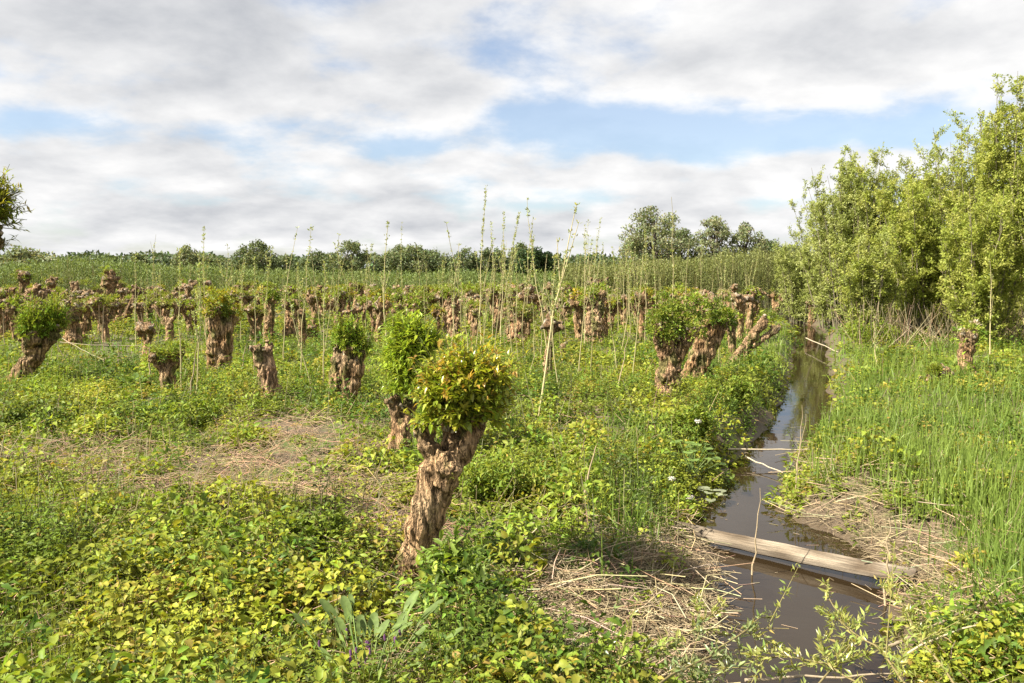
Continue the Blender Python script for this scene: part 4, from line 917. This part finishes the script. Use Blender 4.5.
# reed grass on the bank across the ditch
g = Geo(); x, Y = scatter(120000, 4.5, 30, wide=.8); a, ok = veg_mask(x, Y, .15); x, Y, a = x[ok], Y[ok], a[ok]; px, py = proj(x, Y, ground(x, Y)); zr = zone_reed(px, py); zs = zone_straw(px, py)
k = rng.random(len(x)) < zr * (1 - .9 * zs) * (.3 + 1.0 * fbm(x * 1.5, Y * 1.5, 91)) * sstep(.0, .45, a); x, Y, a = x[k], Y[k], a[k]; n = len(x)
v = fbm(x * .8, Y * .8, 93)[:, None]; C = (np.array((.13, .21, .04)) * (1 - v) + np.array((.24, .30, .06)) * v) * rng.normal(1, .14, (n, 1)).clip(.5, 1.5)
blades(g, x, Y, rng.uniform(.18, .55, n) * (.55 + .8 * v[:, 0]), .010 + .0005 * Y, C, lean=.32)
tag(g.build("reed_grass", M_GRASS), "upright fresh green reed shoots on the ditch banks", "reed grass", kind="stuff")

# ------------------------------------------------------------------ litter
def litter(g, x, Y, L, r, C, tilt=.18, zoff=.02, zsp=.06, aniso=None):
    n = len(x); z = ground(x, Y) + zoff + rng.random(n) * zsp; a = rng.random(n) * 3.14 if aniso is None else rng.normal(aniso, .45, n)
    D = np.stack([np.cos(a), np.sin(a), rng.normal(0, tilt, n)], 1); c = np.stack([x, Y, z], 1); A = c - D * L[:, None] / 2; B = c + D * L[:, None] / 2
    M = (A + B) / 2 + rng.normal(0, .06, (n, 3)) * L[:, None]; sticks(g, A, M, r, r, C); sticks(g, M, B, r, r * .7, C)
g = Geo(); x, Y = scatter(170000, 3, 16); a, ok = veg_mask(x, Y, -.12); x, Y, a = x[ok], Y[ok], a[ok]; px, py = proj(x, Y, ground(x, Y))
k = rng.random(len(x)) < zone_straw(px, py) * (.25 + .9 * fbm(x * 2, Y * 2, 95)) * sstep(-.12, .1, a); x, Y = x[k], Y[k]; n = len(x)
cmix = rng.random((n, 1)) ** 1.5; litter(g, x, Y, rng.uniform(.04, .26, n), rng.uniform(.001, .003, n), (np.array((.44, .35, .21)) * (1 - cmix) + np.array((.17, .12, .07)) * cmix) * rng.normal(1, .2, (n, 1)).clip(.5, 1.5), zsp=.07, tilt=.25)
k = rng.random(n) < .045; litter(g, x[k], Y[k], rng.uniform(.25, .7, k.sum()), rng.uniform(.0025, .006, k.sum()), jit((.42, .33, .2), k.sum(), .15), zsp=.14, tilt=.12)
x, Y = scatter(9000, 3, 14); aL, aR = bank_a(x, Y); k = (np.maximum(aL, aR) < 0) & (np.maximum(aL, aR) > -.6) & (rng.random(len(x)) < np.exp(np.maximum(aL, aR) * 5)); x, Y = x[k], Y[k]; n = len(x)
a_ = rng.random(n) * 3.14; l_ = rng.uniform(.02, .16, n)[:, None]; c_ = np.stack([x, Y, np.full(n, WZ + .003)], 1); d_ = np.stack([np.cos(a_), np.sin(a_), a_ * 0], 1); sticks(g, c_ - d_ * l_ / 2, c_ + d_ * l_ / 2, .002, .002, jit((.3, .23, .14), n, .3))
tag(g.build("straw_litter", M_STRAW), "pale dead reed stalks heaped on the ditch banks", "litter", kind="stuff")
g = Geo(); x, Y = scatter(90000, 3, 20); a, ok = veg_mask(x, Y, .1); x, Y, a = x[ok], Y[ok], a[ok]; px, py = proj(x, Y, ground(x, Y))
k = rng.random(len(x)) < (.10 + .9 * zone_brown(px, py)) * (.3 + .9 * fbm(x * 2, Y * 2, 97)); x, Y = x[k], Y[k]; n = len(x)
litter(g, x, Y, rng.uniform(.08, .42, n), rng.uniform(.0014, .0036, n), jit((.33, .23, .14), n, .3), zsp=.16, tilt=.3)
px, py = proj(x, Y, ground(x, Y)); k = rng.random(n) < .035 * zone_brown(px, py); litter(g, x[k], Y[k], rng.uniform(.4, .9, k.sum()), rng.uniform(.003, .006, k.sum()), jit((.33, .23, .14), k.sum(), .2), zsp=.15, tilt=.1, aniso=-.15)
tag(g.build("dead_stem_litter", M_STRAW), "brown dead stems and brushwood lying flattened between the herbs", "litter", kind="stuff")
# dry upright stems through the whole field
g = Geo(); x, Y = scatter(1100, 6, 50); a, ok = veg_mask(x, Y, .3); x, Y = x[ok], Y[ok]; n = len(x); A = np.stack([x, Y, ground(x, Y)], 1); B = A + np.stack([rng.normal(0, .12, n), rng.normal(0, .1, n), rng.uniform(.2, .55, n)], 1)
sticks(g, A, B, .002 + .00022 * Y, .0015 + .0001 * Y, jit((.3, .25, .14), n, .25)); tag(g.build("dry_stalk_undergrowth", M_STRAW), "thin dry stalks standing up through the green field", "dry stalks", kind="stuff")

# ------------------------------------------------------------------ board across the ditch
A_ = gp(674, 527, -.27); B_ = gp(915, 577, -.235); d = B_ - A_; Lb = np.linalg.norm(d); 
bm = bmesh.new(); NX = 60
for i in range(NX + 1):
    t = i / NX; x = t * Lb; sag = -.012 * math.sin(t * math.pi); hgt = .135 * (1 - .12 * math.sin(t * 9) * .3); th = .055
    prof = [(-th / 2, -.085), (-th / 2 - .004, -.02), (-th / 2, .075), (-th / 2 + .012, .087), (th / 2 - .01, .088), (th / 2, .075), (th / 2, -.085)]
    ring = [bm.verts.new((x + (random.uniform(-.012, .012) if i in (0, NX) else 0), yq + mnoise.noise(Vector((x * 3, zq * 20, 1))) * .006, zq * (hgt / .175) + sag + mnoise.noise(Vector((x * 4, yq * 30, 5))) * .008)) for yq, zq in prof]
    if i:
        for k in range(7): bm.faces.new((prev[k], ring[k], ring[(k + 1) % 7], prev[(k + 1) % 7]))
    else: bm.faces.new(ring[::-1])
    prev = ring
bm.faces.new(prev); bmesh.ops.recalc_face_normals(bm, faces=bm.faces)
me = bpy.data.meshes.new("ditch_board"); bm.to_mesh(me); bm.free(); me.materials.append(M_WOOD)
at = me.color_attributes.new("Col", 'FLOAT_COLOR', 'POINT')
for i, v_ in enumerate(me.vertices):
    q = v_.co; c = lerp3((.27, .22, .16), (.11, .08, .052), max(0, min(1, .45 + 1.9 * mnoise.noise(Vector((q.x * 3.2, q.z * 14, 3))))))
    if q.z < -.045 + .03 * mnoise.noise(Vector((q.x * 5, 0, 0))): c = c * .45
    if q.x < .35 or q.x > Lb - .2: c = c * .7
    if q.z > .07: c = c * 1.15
    at.data[i].color = (*c, 1)
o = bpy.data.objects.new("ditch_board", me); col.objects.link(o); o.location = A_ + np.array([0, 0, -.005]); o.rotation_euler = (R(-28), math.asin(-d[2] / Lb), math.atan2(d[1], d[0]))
tag(o, "weathered wooden board laid on edge across the muddy ditch", "board")

# sticks over the ditch
def stick_obj(p0, p1, r, label, c=(.42, .35, .24), name="fallen_stick", sag=0.0):
    g = Geo(); p0 = np.array(p0); p1 = np.array(p1); t = np.linspace(0, 1, 9)[:, None]; P = (p1 - p0) * t; P[:, 2] += sag * np.sin(t[:, 0] * math.pi); P[1:-1] += rng.normal(0, .008, (7, 3))
    tube(g, P, np.linspace(r, r * .5, 9), np.array(c), sides=6); ob = g.build(name, M_TWIG); ob.location = p0; tag(ob, label, "stick", "sticks lying at the ditch"); return ob
stick_obj(gp(728, 449, -.18), gp(833, 450, -.2), .014, "pale stick lying straight across the ditch water above the board")
stick_obj(gp(745, 456, -.25), gp(794, 478, -.32), .011, "thin stick slanting into the water under the straight pale stick")
stick_obj(gp(806, 338, -.1), gp(838, 352, -.1), .02, "pale stick crossing the far ditch bend")
stick_obj(gp(885, 648, -.2), gp(1000, 596, -.02), .014, "grey branch half buried in litter near the right end of the board", (.26, .2, .13))
stick_obj(gp(905, 655, -.2), gp(1022, 618, .02), .008, "thin pale bent stick beneath the grey branch", (.42, .34, .22), sag=.05)
stick_obj(gp(500, 612, -.05), gp(620, 600, -.08), .013, "dark thin stick on the shaded straw bank", (.14, .1, .07))
stick_obj(gp(540, 622, -.05), gp(610, 640, -.15), .013, "short pale stick on the straw bank below the dark one", (.42, .34, .24))
stick_obj(gp(745, 680, -.3), gp(900, 674, -.3), .011, "long pale stick low over the water at the photo's lower edge", (.34, .27, .18))
stick_obj(gp(60, 342, .4), gp(142, 345, .35), .007, "thin pale rail-like stick lying on stakes behind the leaning dark trunk", sag=-.04)
stick_obj(gp(62, 338, .42), gp(104, 360, .25), .006, "thin stick drooping under the rail-like one", sag=-.03)
stick_obj(gp(57, 345, .3), gp(80, 385, .05), .009, "dark bent twig hanging from the leaning dark trunk", (.09, .065, .045))

# ------------------------------------------------------------------ foreground willow sprays
def spray(pts, label, nl, c=(.32, .34, .09), side=6):
    P = np.array([gp(a, b, z) for a, b, z in pts]); o0 = P[0].copy(); P = P - o0
    r = empty("willow_branch", tuple(o0)); tag(r, label, "willow branch", "low leafy willow branches over the water"); st, lf = Geo(), Geo()
    tt = np.linspace(0, len(P) - 1, 14); i0 = np.minimum(tt.astype(int), len(P) - 2); f = (tt - i0)[:, None]; Q = P[i0] * (1 - f) + P[i0 + 1] * f; Q[1:] += rng.normal(0, .012, (13, 3))
    tube(st, Q, np.linspace(.007, .0025, 14), np.array((.2, .16, .07)), sides=5)
    tw = [Q]
    for k in range(side):
        i = rng.integers(3, 13); b = Q[i]; dd = unit((Q[min(i + 1, 13)] - Q[i - 1]) + rng.normal(0, .05, 3) * 2 + np.array([0, 0, .05])) ; l = rng.uniform(.15, .4)
        e = b + (dd + rng.normal(0, .35, 3)) * l; B = b + (e - b) * np.linspace(0, 1, 4)[:, None]; tube(st, B, [.003, .0025, .002, .0015], np.array((.22, .19, .07)), sides=4); tw.append(B)
    for B in tw:
        m = int(nl * (1 if B is Q else .4)); u = rng.uniform(.1, 1, m) * (len(B) - 1); i0 = np.minimum(u.astype(int), len(B) - 2); f = (u - i0)[:, None]; c0 = B[i0] * (1 - f) + B[i0 + 1] * f; ax = unit(B[i0 + 1] - B[i0])
        # leaf rosettes
        q = 5; c0 = np.repeat(c0, q, 0) + rng.normal(0, .012, (m * q, 3)); ax = np.repeat(ax, q, 0); D = unit(ax * .5 + randdir(m * q) * .8 + np.array([0, 0, .35]))
        L = rng.uniform(.03, .065, m * q); leaves(lf, c0, D, unit(randdir(m * q) + np.array([0, 0, .8])), L, L * .27, jit(c, m * q, .18), lod=1)
    st.build("stem", M_TWIG, r); lf.build("foliage", M_SHINY, r)
spray([(560, 720, .1), (620, 668, .15), (680, 635, .1), (720, 630, .05), (790, 628, .05)], "leafy willow branch reaching over the water from the straw bank", 22)
spray([(600, 720, .2), (700, 660, .12), (750, 625, .1), (775, 615, .05)], "willow branch with grey-green rosettes above the lower one", 18, (.22, .26, .1))
spray([(940, 720, .2), (880, 650, .2), (840, 615, .15), (822, 583, .12)], "upright willow shoot in front of the board, near its middle", 26)
spray([(980, 720, .2), (930, 650, .2), (905, 610, .15), (888, 575, .12)], "willow shoot with dark stem in front of the board's far end", 24)
spray([(900, 720, .15), (840, 672, .1), (790, 655, .1), (745, 655, .05)], "drooping willow branch low over the water near the lower edge", 24)
spray([(760, 730, .1), (830, 668, .1), (880, 640, .1), (930, 632, .1)], "willow branch rising towards the grey half-buried branch", 22)
spray([(500, 725, .15), (580, 655, .1), (650, 650, .05), (700, 668, .05)], "pale-leaved willow branch lying on the straw bank", 20, (.24, .27, .11))

# bush lower right
def leafy_bush(px, py, w_px, hgt, label, pal, n, leafL=.045, ratio=.6, name="shrub", mat=None, zoff=0):
    q0 = gp(px, py, zoff); Wd = w_px * q0[1] / FPX / 2; q0[2] = float(ground(q0[0], q0[1])); r = empty(name, tuple(q0)); tag(r, label, "shrub"); st, lf = Geo(), Geo()
    ns = 26; a = rng.random(ns) * 6.28; rr = rng.random(ns) ** .5; A = np.stack([np.cos(a) * rr * .3 * Wd, np.sin(a) * rr * .3 * Wd, np.full(ns, -.03)], 1); B = np.stack([np.cos(a) * rr * Wd, np.sin(a) * rr * Wd * .8, hgt * (1.05 - .5 * rr ** 2) * rng.uniform(.8, 1.1, ns)], 1); sticks(st, A, B, .006, .003, jit((.2, .14, .07), ns))
    k = rng.integers(0, ns, n); f = rng.uniform(.25, 1.05, (n, 1)); P = A[k] + (B[k] - A[k]) * f + rng.normal(0, .07 * Wd + .02, (n, 3)); D = unit(randdir(n) + np.array([0, 0, .2])); L = leafL * rng.uniform(.6, 1.3, n)
    leaves(lf, P, D, unit(randdir(n) * .6 + np.array([0, 0, 1])), L, L * ratio, np.array(pal)[rng.integers(0, len(pal), n)] * rng.normal(1, .15, (n, 1)), lod=2 if leafL > .04 else 1)
    st.build("stem", M_TWIG, r); lf.build("foliage", mat or M_LEAF, r)
leafy_bush(965, 700, 130, .34, "low yellow-green bush in the lower corner by the water", [(.22, .24, .03), (.15, .2, .03), (.28, .24, .04)], 2600, .042)
leafy_bush(890, 712, 80, .24, "small yellowish bush between the corner bush and the willow branches", [(.22, .24, .03), (.15, .2, .03)], 1200, .042)
leafy_bush(688, 440, 56, .5, "lush nettle clump overhanging the ditch's near bank bend", [(.16, .23, .03), (.24, .28, .04)], 2200, .06, .5)
leafy_bush(730, 410, 60, .5, "bright nettle clump on the bank beneath the leaning twin-stemmed pollard", [(.16, .23, .03), (.24, .28, .04)], 2400, .06, .45)
leafy_bush(868, 345, 66, .6, "bushy green bramble on the far bank beside the ditch bend", [(.16, .23, .03), (.24, .28, .04)], 2600, .075, .6)
leafy_bush(320, 556, 60, .32, "small shrub with leaves coloured dark to suggest a shadowed hollow in the near undergrowth", [(.12, .17, .03), (.16, .2, .035)], 900, .06, .5)  # dark leaf colours stand in for the shade of a hollow here
leafy_bush(30, 425, 80, .4, "dark green bramble bush below the leaning lime-tufted pollard", [(.12, .17, .03), (.17, .2, .035)], 1700, .065, .6)
leafy_bush(195, 425, 70, .36, "bushy herb clump below the low crooked pollard", [(.16, .23, .03), (.24, .28, .04)], 1500, .065, .5)
leafy_bush(500, 500, 90, .42, "tall nettle clump to the sunlit side of the large willow's trunk", [(.16, .23, .03), (.24, .28, .04)], 2600, .055, .4)

# butterbur
def big_leaf_plant(px, py, z, label, n, size, c, name, cat="plant", hgt=.25, long_=False):
    q0 = gp(px, py, z); r = empty(name, tuple(q0)); tag(r, label, cat); st, lf = Geo(), Geo()
    a = rng.random(n) * 6.28; rr = rng.uniform(.2, 1, n); e = np.stack([np.cos(a) * rr * hgt * 1.1, np.sin(a) * rr * hgt * 1.1, hgt * rng.uniform(.35, 1.1, n)], 1); sticks(st, np.zeros((n, 3)) + np.array([0, 0, -.05]), e, .006, .004, jit((.15, .2, .06), n))
    D = np.stack([np.cos(a), np.sin(a), rng.uniform(-.1, .25, n) + (.7 if long_ else 0)], 1); L = size * rng.uniform(.6, 1.15, n)
    for i in range(n):  # scalloped blade built as a fan
        k = 14; lf = Geo(); th = np.linspace(-2.75, 2.75, k); rad = L[i] / 2 * (1 + .06 * np.cos(th * 7)); D0 = unit(D[i]); S = unit(np.cross(D0, [0, 0, 1.])); N = np.cross(S, D0); wx = .38 if long_ else 1.0
        if long_: rad = L[i] / 2 * (1 + .03 * np.cos(th * 9))
        c0 = e[i] + D0 * L[i] * (.5 if long_ else .3)
        V = [c0] + [c0 + D0 * math.cos(t) * q * (1 if abs(t) < 2.6 or long_ else .4) + S * math.sin(t) * q * wx + N * (.16 * q * abs(math.sin(t)) - .1 * q * (1 + math.cos(t)) * .6 + .03 * q * math.cos(t * 7)) for t, q in zip(th, rad)]
        lf.add(V, [[0, j, j + 1] for j in range(1, k)], np.array(c) * rng.uniform(.75, 1.2)); lf.build("leaf", M_LEAF, r, smooth=True)
    st.build("stem", M_TWIG, r); return r
big_leaf_plant(692, 472, -.1, "clump of broad round pale green leaves at the water's edge above the board", 26, .13, (.17, .25, .06), "butterbur_plant", hgt=.3)
big_leaf_plant(710, 500, -.3, "lowest broad round leaves touching the water just behind the board", 8, .13, (.3, .32, .2), "butterbur_plant", hgt=.12)
r = big_leaf_plant(366, 704, 0, "comfrey plant with long leaves and small purple bells at the lower edge", 34, .15, (.15, .21, .06), "comfrey_plant", hgt=.36, long_=True)
for i in range(14):
    g = Geo(); c = np.array([rng.normal(0, .12), rng.normal(-.02, .08), .33 + rng.uniform(-.06, .08)]); tube(g, [c, c + [0, 0, -.012], c + [0.003, 0, -.03]], [.003, .008, .007], np.array((.22, .09, .22)) * rng.uniform(.6, 1.2), sides=6)
    g.build("flower", M_PETAL, r)
big_leaf_plant(134, 392, 0, "rosette of long upright dark green leaves near the low crooked pollard", 22, .26, (.12, .19, .04), "dock_plant", hgt=.2, long_=True)
# tall leafy sprouts at the foot of the main willow
leafy_bush(452, 596, 70, .42, "fresh light green upright herbs at the large willow's foot", [(.16, .24, .04), (.2, .27, .05)], 900, .10, .28)
# white flower heads on the bank
g0 = None
for i, (a, b, z, w) in enumerate(((698, 421, .55, "white flower head standing above the bank nettles"), (672, 478, .12, "pale flower head by the round leaves"), (690, 497, -.1, "whitish withered flower cluster just above the board"))):
    q0 = gp(a, b, z); g = Geo(); hz = .35; n = 60; d = randdir(n) * np.array([1, 1, .45]); P = d * .035
    leaves(g, P, randdir(n), unit(d + [0, 0, .5]), .016, .012, jit((.72, .68, .58), n, .1), lod=0)
    r = empty("white_flower", tuple(q0)); tag(r, w, "flower", "white flowers on the ditch bank"); g.build("flower_head", M_PETAL, r); s_ = Geo(); sticks(s_, np.array([[0, 0, -hz]]), np.array([[0, 0, 0.]]), .003, .002, np.array([[.14, .2, .05]])); s_.build("stem", M_TWIG, r)

# ------------------------------------------------------------------ sky, sun
SUN_EL, SUN_AZ_DEG = R(46), 250.0     # direction the light comes from, degrees clockwise from +Y
az = R(SUN_AZ_DEG); dirv = Vector((math.sin(az) * math.cos(SUN_EL), math.cos(az) * math.cos(SUN_EL), math.sin(SUN_EL)))
sd = bpy.data.lights.new("sun", 'SUN'); so = bpy.data.objects.new("sun", sd); col.objects.link(so); sd.energy = 5.0; sd.angle = R(.53); sd.color = (1, .94, .82)
so.rotation_euler = dirv.to_track_quat('Z', 'Y').to_euler()
w = bpy.data.worlds.new("World"); scene.world = w; w.use_nodes = True; nt = w.node_tree
for n_ in list(nt.nodes): nt.nodes.remove(n_)
Lk = nt.links.new
out = nd(nt, 'ShaderNodeOutputWorld'); bg = nd(nt, 'ShaderNodeBackground'); bg.inputs[1].default_value = .055; Lk(bg.outputs[0], out.inputs[0])
sky = nd(nt, 'ShaderNodeTexSky'); sky.sky_type = 'NISHITA'; sky.sun_disc = False; sky.sun_elevation = SUN_EL; sky.sun_rotation = az; sky.dust_density = 1.0; sky.air_density = 1.0
tc = nd(nt, 'ShaderNodeTexCoord'); sx = nd(nt, 'ShaderNodeSeparateXYZ'); Lk(tc.outputs['Generated'], sx.inputs[0])
def mth(op, a, b=None, c=None, clamp=False):
    n_ = nd(nt, 'ShaderNodeMath', operation=op); n_.use_clamp = clamp
    for i, v_ in enumerate((a, b, c)):
        if v_ is None: continue
        if isinstance(v_, (int, float)): n_.inputs[i].default_value = v_
        else: Lk(v_, n_.inputs[i])
    return n_.outputs[0]
X_, Y_, Z_ = sx.outputs
zz = mth('ADD', mth('MAXIMUM', Z_, 0.0), .27)
cu = mth('DIVIDE', X_, zz); cv = mth('DIVIDE', Y_, zz)
def noise(u, v, scale, detail, rough, off=(0, 0, 0), dist=0.0):
    cb = nd(nt, 'ShaderNodeCombineXYZ'); Lk(u, cb.inputs[0]); Lk(v, cb.inputs[1]); cb.inputs[2].default_value = off[2]
    mp = nd(nt, 'ShaderNodeVectorMath', operation='ADD'); mp.inputs[1].default_value = (off[0], off[1], 0); Lk(cb.outputs[0], mp.inputs[0])
    n_ = nd(nt, 'ShaderNodeTexNoise'); n_.inputs['Scale'].default_value = scale; n_.inputs['Detail'].default_value = detail; n_.inputs['Roughness'].default_value = rough; n_.inputs['Distortion'].default_value = dist
    Lk(mp.outputs[0], n_.inputs['Vector']); return n_.outputs[0]
CLOUD_OFF = (3.1, 1.7, 0.4)
n1 = noise(cu, cv, 2.9, 9, .55, CLOUD_OFF, .1)
n1s = noise(cu, cv, 2.9, 9, .55, (CLOUD_OFF[0] - .03, CLOUD_OFF[1] + .13, CLOUD_OFF[2]), .1)
n2 = noise(cu, cv, .45, 4, .5, (9, 4, 2))
# broad openings and banks of this sky, as directions on the dome
ysafe = mth('MAXIMUM', Y_, .05); U = mth('DIVIDE', X_, ysafe); V = mth('DIVIDE', Z_, ysafe)
def gauss(px, py, rx, ry, amp):
    u0 = (px - 512) / FPX; v0 = (272 - py) / FPX
    a = mth('POWER', mth('DIVIDE', mth('SUBTRACT', U, u0), rx / FPX), 2); b = mth('POWER', mth('DIVIDE', mth('SUBTRACT', V, v0), ry / FPX), 2)
    return mth('MULTIPLY', mth('EXPONENT', mth('MULTIPLY', mth('ADD', a, b), -1)), amp)
bias = None
for q in ((490, 60, 90, 28, -.20), (540, 125, 90, 26, -.20), (400, 150, 60, 16, -.13), (680, 128, 110, 20, -.17), (860, 138, 110, 14, -.17), (930, 128, 60, 14, -.1), (55, 125, 60, 12, -.16), (320, 15, 50, 30, -.10), (500, 20, 60, 14, -.08), (560, 200, 60, 14, -.08), (0, 75, 20, 10, -.1),
          (512, 222, 900, 22, .12), (150, 30, 220, 45, .16), (830, 60, 260, 45, .22), (200, 100, 200, 22, .12), (420, 75, 40, 22, .10), (395, 190, 60, 10, .12), (700, 180, 170, 18, .14), (150, 180, 200, 30, .08), (450, 165, 60, 10, .12)):
    gg = gauss(*q); bias = gg if bias is None else mth('ADD', bias, gg)
dens = mth('ADD', mth('ADD', n1, bias), .02)
mask = nd(nt, 'ShaderNodeMapRange'); mask.interpolation_type = 'SMOOTHSTEP'; mask.inputs[1].default_value = .35; mask.inputs[2].default_value = .6; mask.inputs[3].default_value = .22; Lk(dens, mask.inputs[0])
shade = mth('ADD', mth('MULTIPLY', mth('SUBTRACT', n1, n1s), 1.6), mth('MULTIPLY', mth('SUBTRACT', .5, n2), .9))
thick = nd(nt, 'ShaderNodeMapRange'); thick.inputs[1].default_value = .5; thick.inputs[2].default_value = .85; thick.inputs[3].default_value = .12; thick.inputs[4].default_value = -.28; Lk(dens, thick.inputs[0])
sh = mth('ADD', mth('ADD', shade, thick.outputs[0]), .62, clamp=True)
sh2 = mth('ADD', sh, mth('ADD', gauss(110, 20, 200, 40, -.16), gauss(780, 50, 240, 60, .06)), clamp=True)
cr = nd(nt, 'ShaderNodeValToRGB'); cr.color_ramp.elements[0].position = .1; cr.color_ramp.elements[0].color = (3.3, 3.45, 3.75, 1); cr.color_ramp.elements[1].position = .85; cr.color_ramp.elements[1].color = (6.9, 6.85, 6.8, 1); Lk(sh2, cr.inputs[0])
# ramps clamp nothing above 1, colours are physical radiances
mxs = nd(nt, 'ShaderNodeMixRGB'); Lk(mask.outputs[0], mxs.inputs[0]); tin = nd(nt, 'ShaderNodeVectorMath', operation='MULTIPLY'); tin.inputs[1].default_value = (1.12, 1.14, 1.2); Lk(sky.outputs[0], tin.inputs[0]); Lk(tin.outputs[0], mxs.inputs[1]); Lk(cr.outputs[0], mxs.inputs[2]); Lk(mxs.outputs[0], bg.inputs[0])

scene.view_settings.view_transform = 'Standard'; scene.view_settings.look = 'None'; scene.view_settings.gamma = 1; scene.view_settings.use_curve_mapping = False
scene.view_settings.exposure = 1.46
scene.render.engine = 'CYCLES'; cy = scene.cycles
cy.max_bounces = 6; cy.diffuse_bounces = 3; cy.glossy_bounces = 2; cy.transmission_bounces = 3; cy.transparent_max_bounces = 6; cy.use_denoising = True
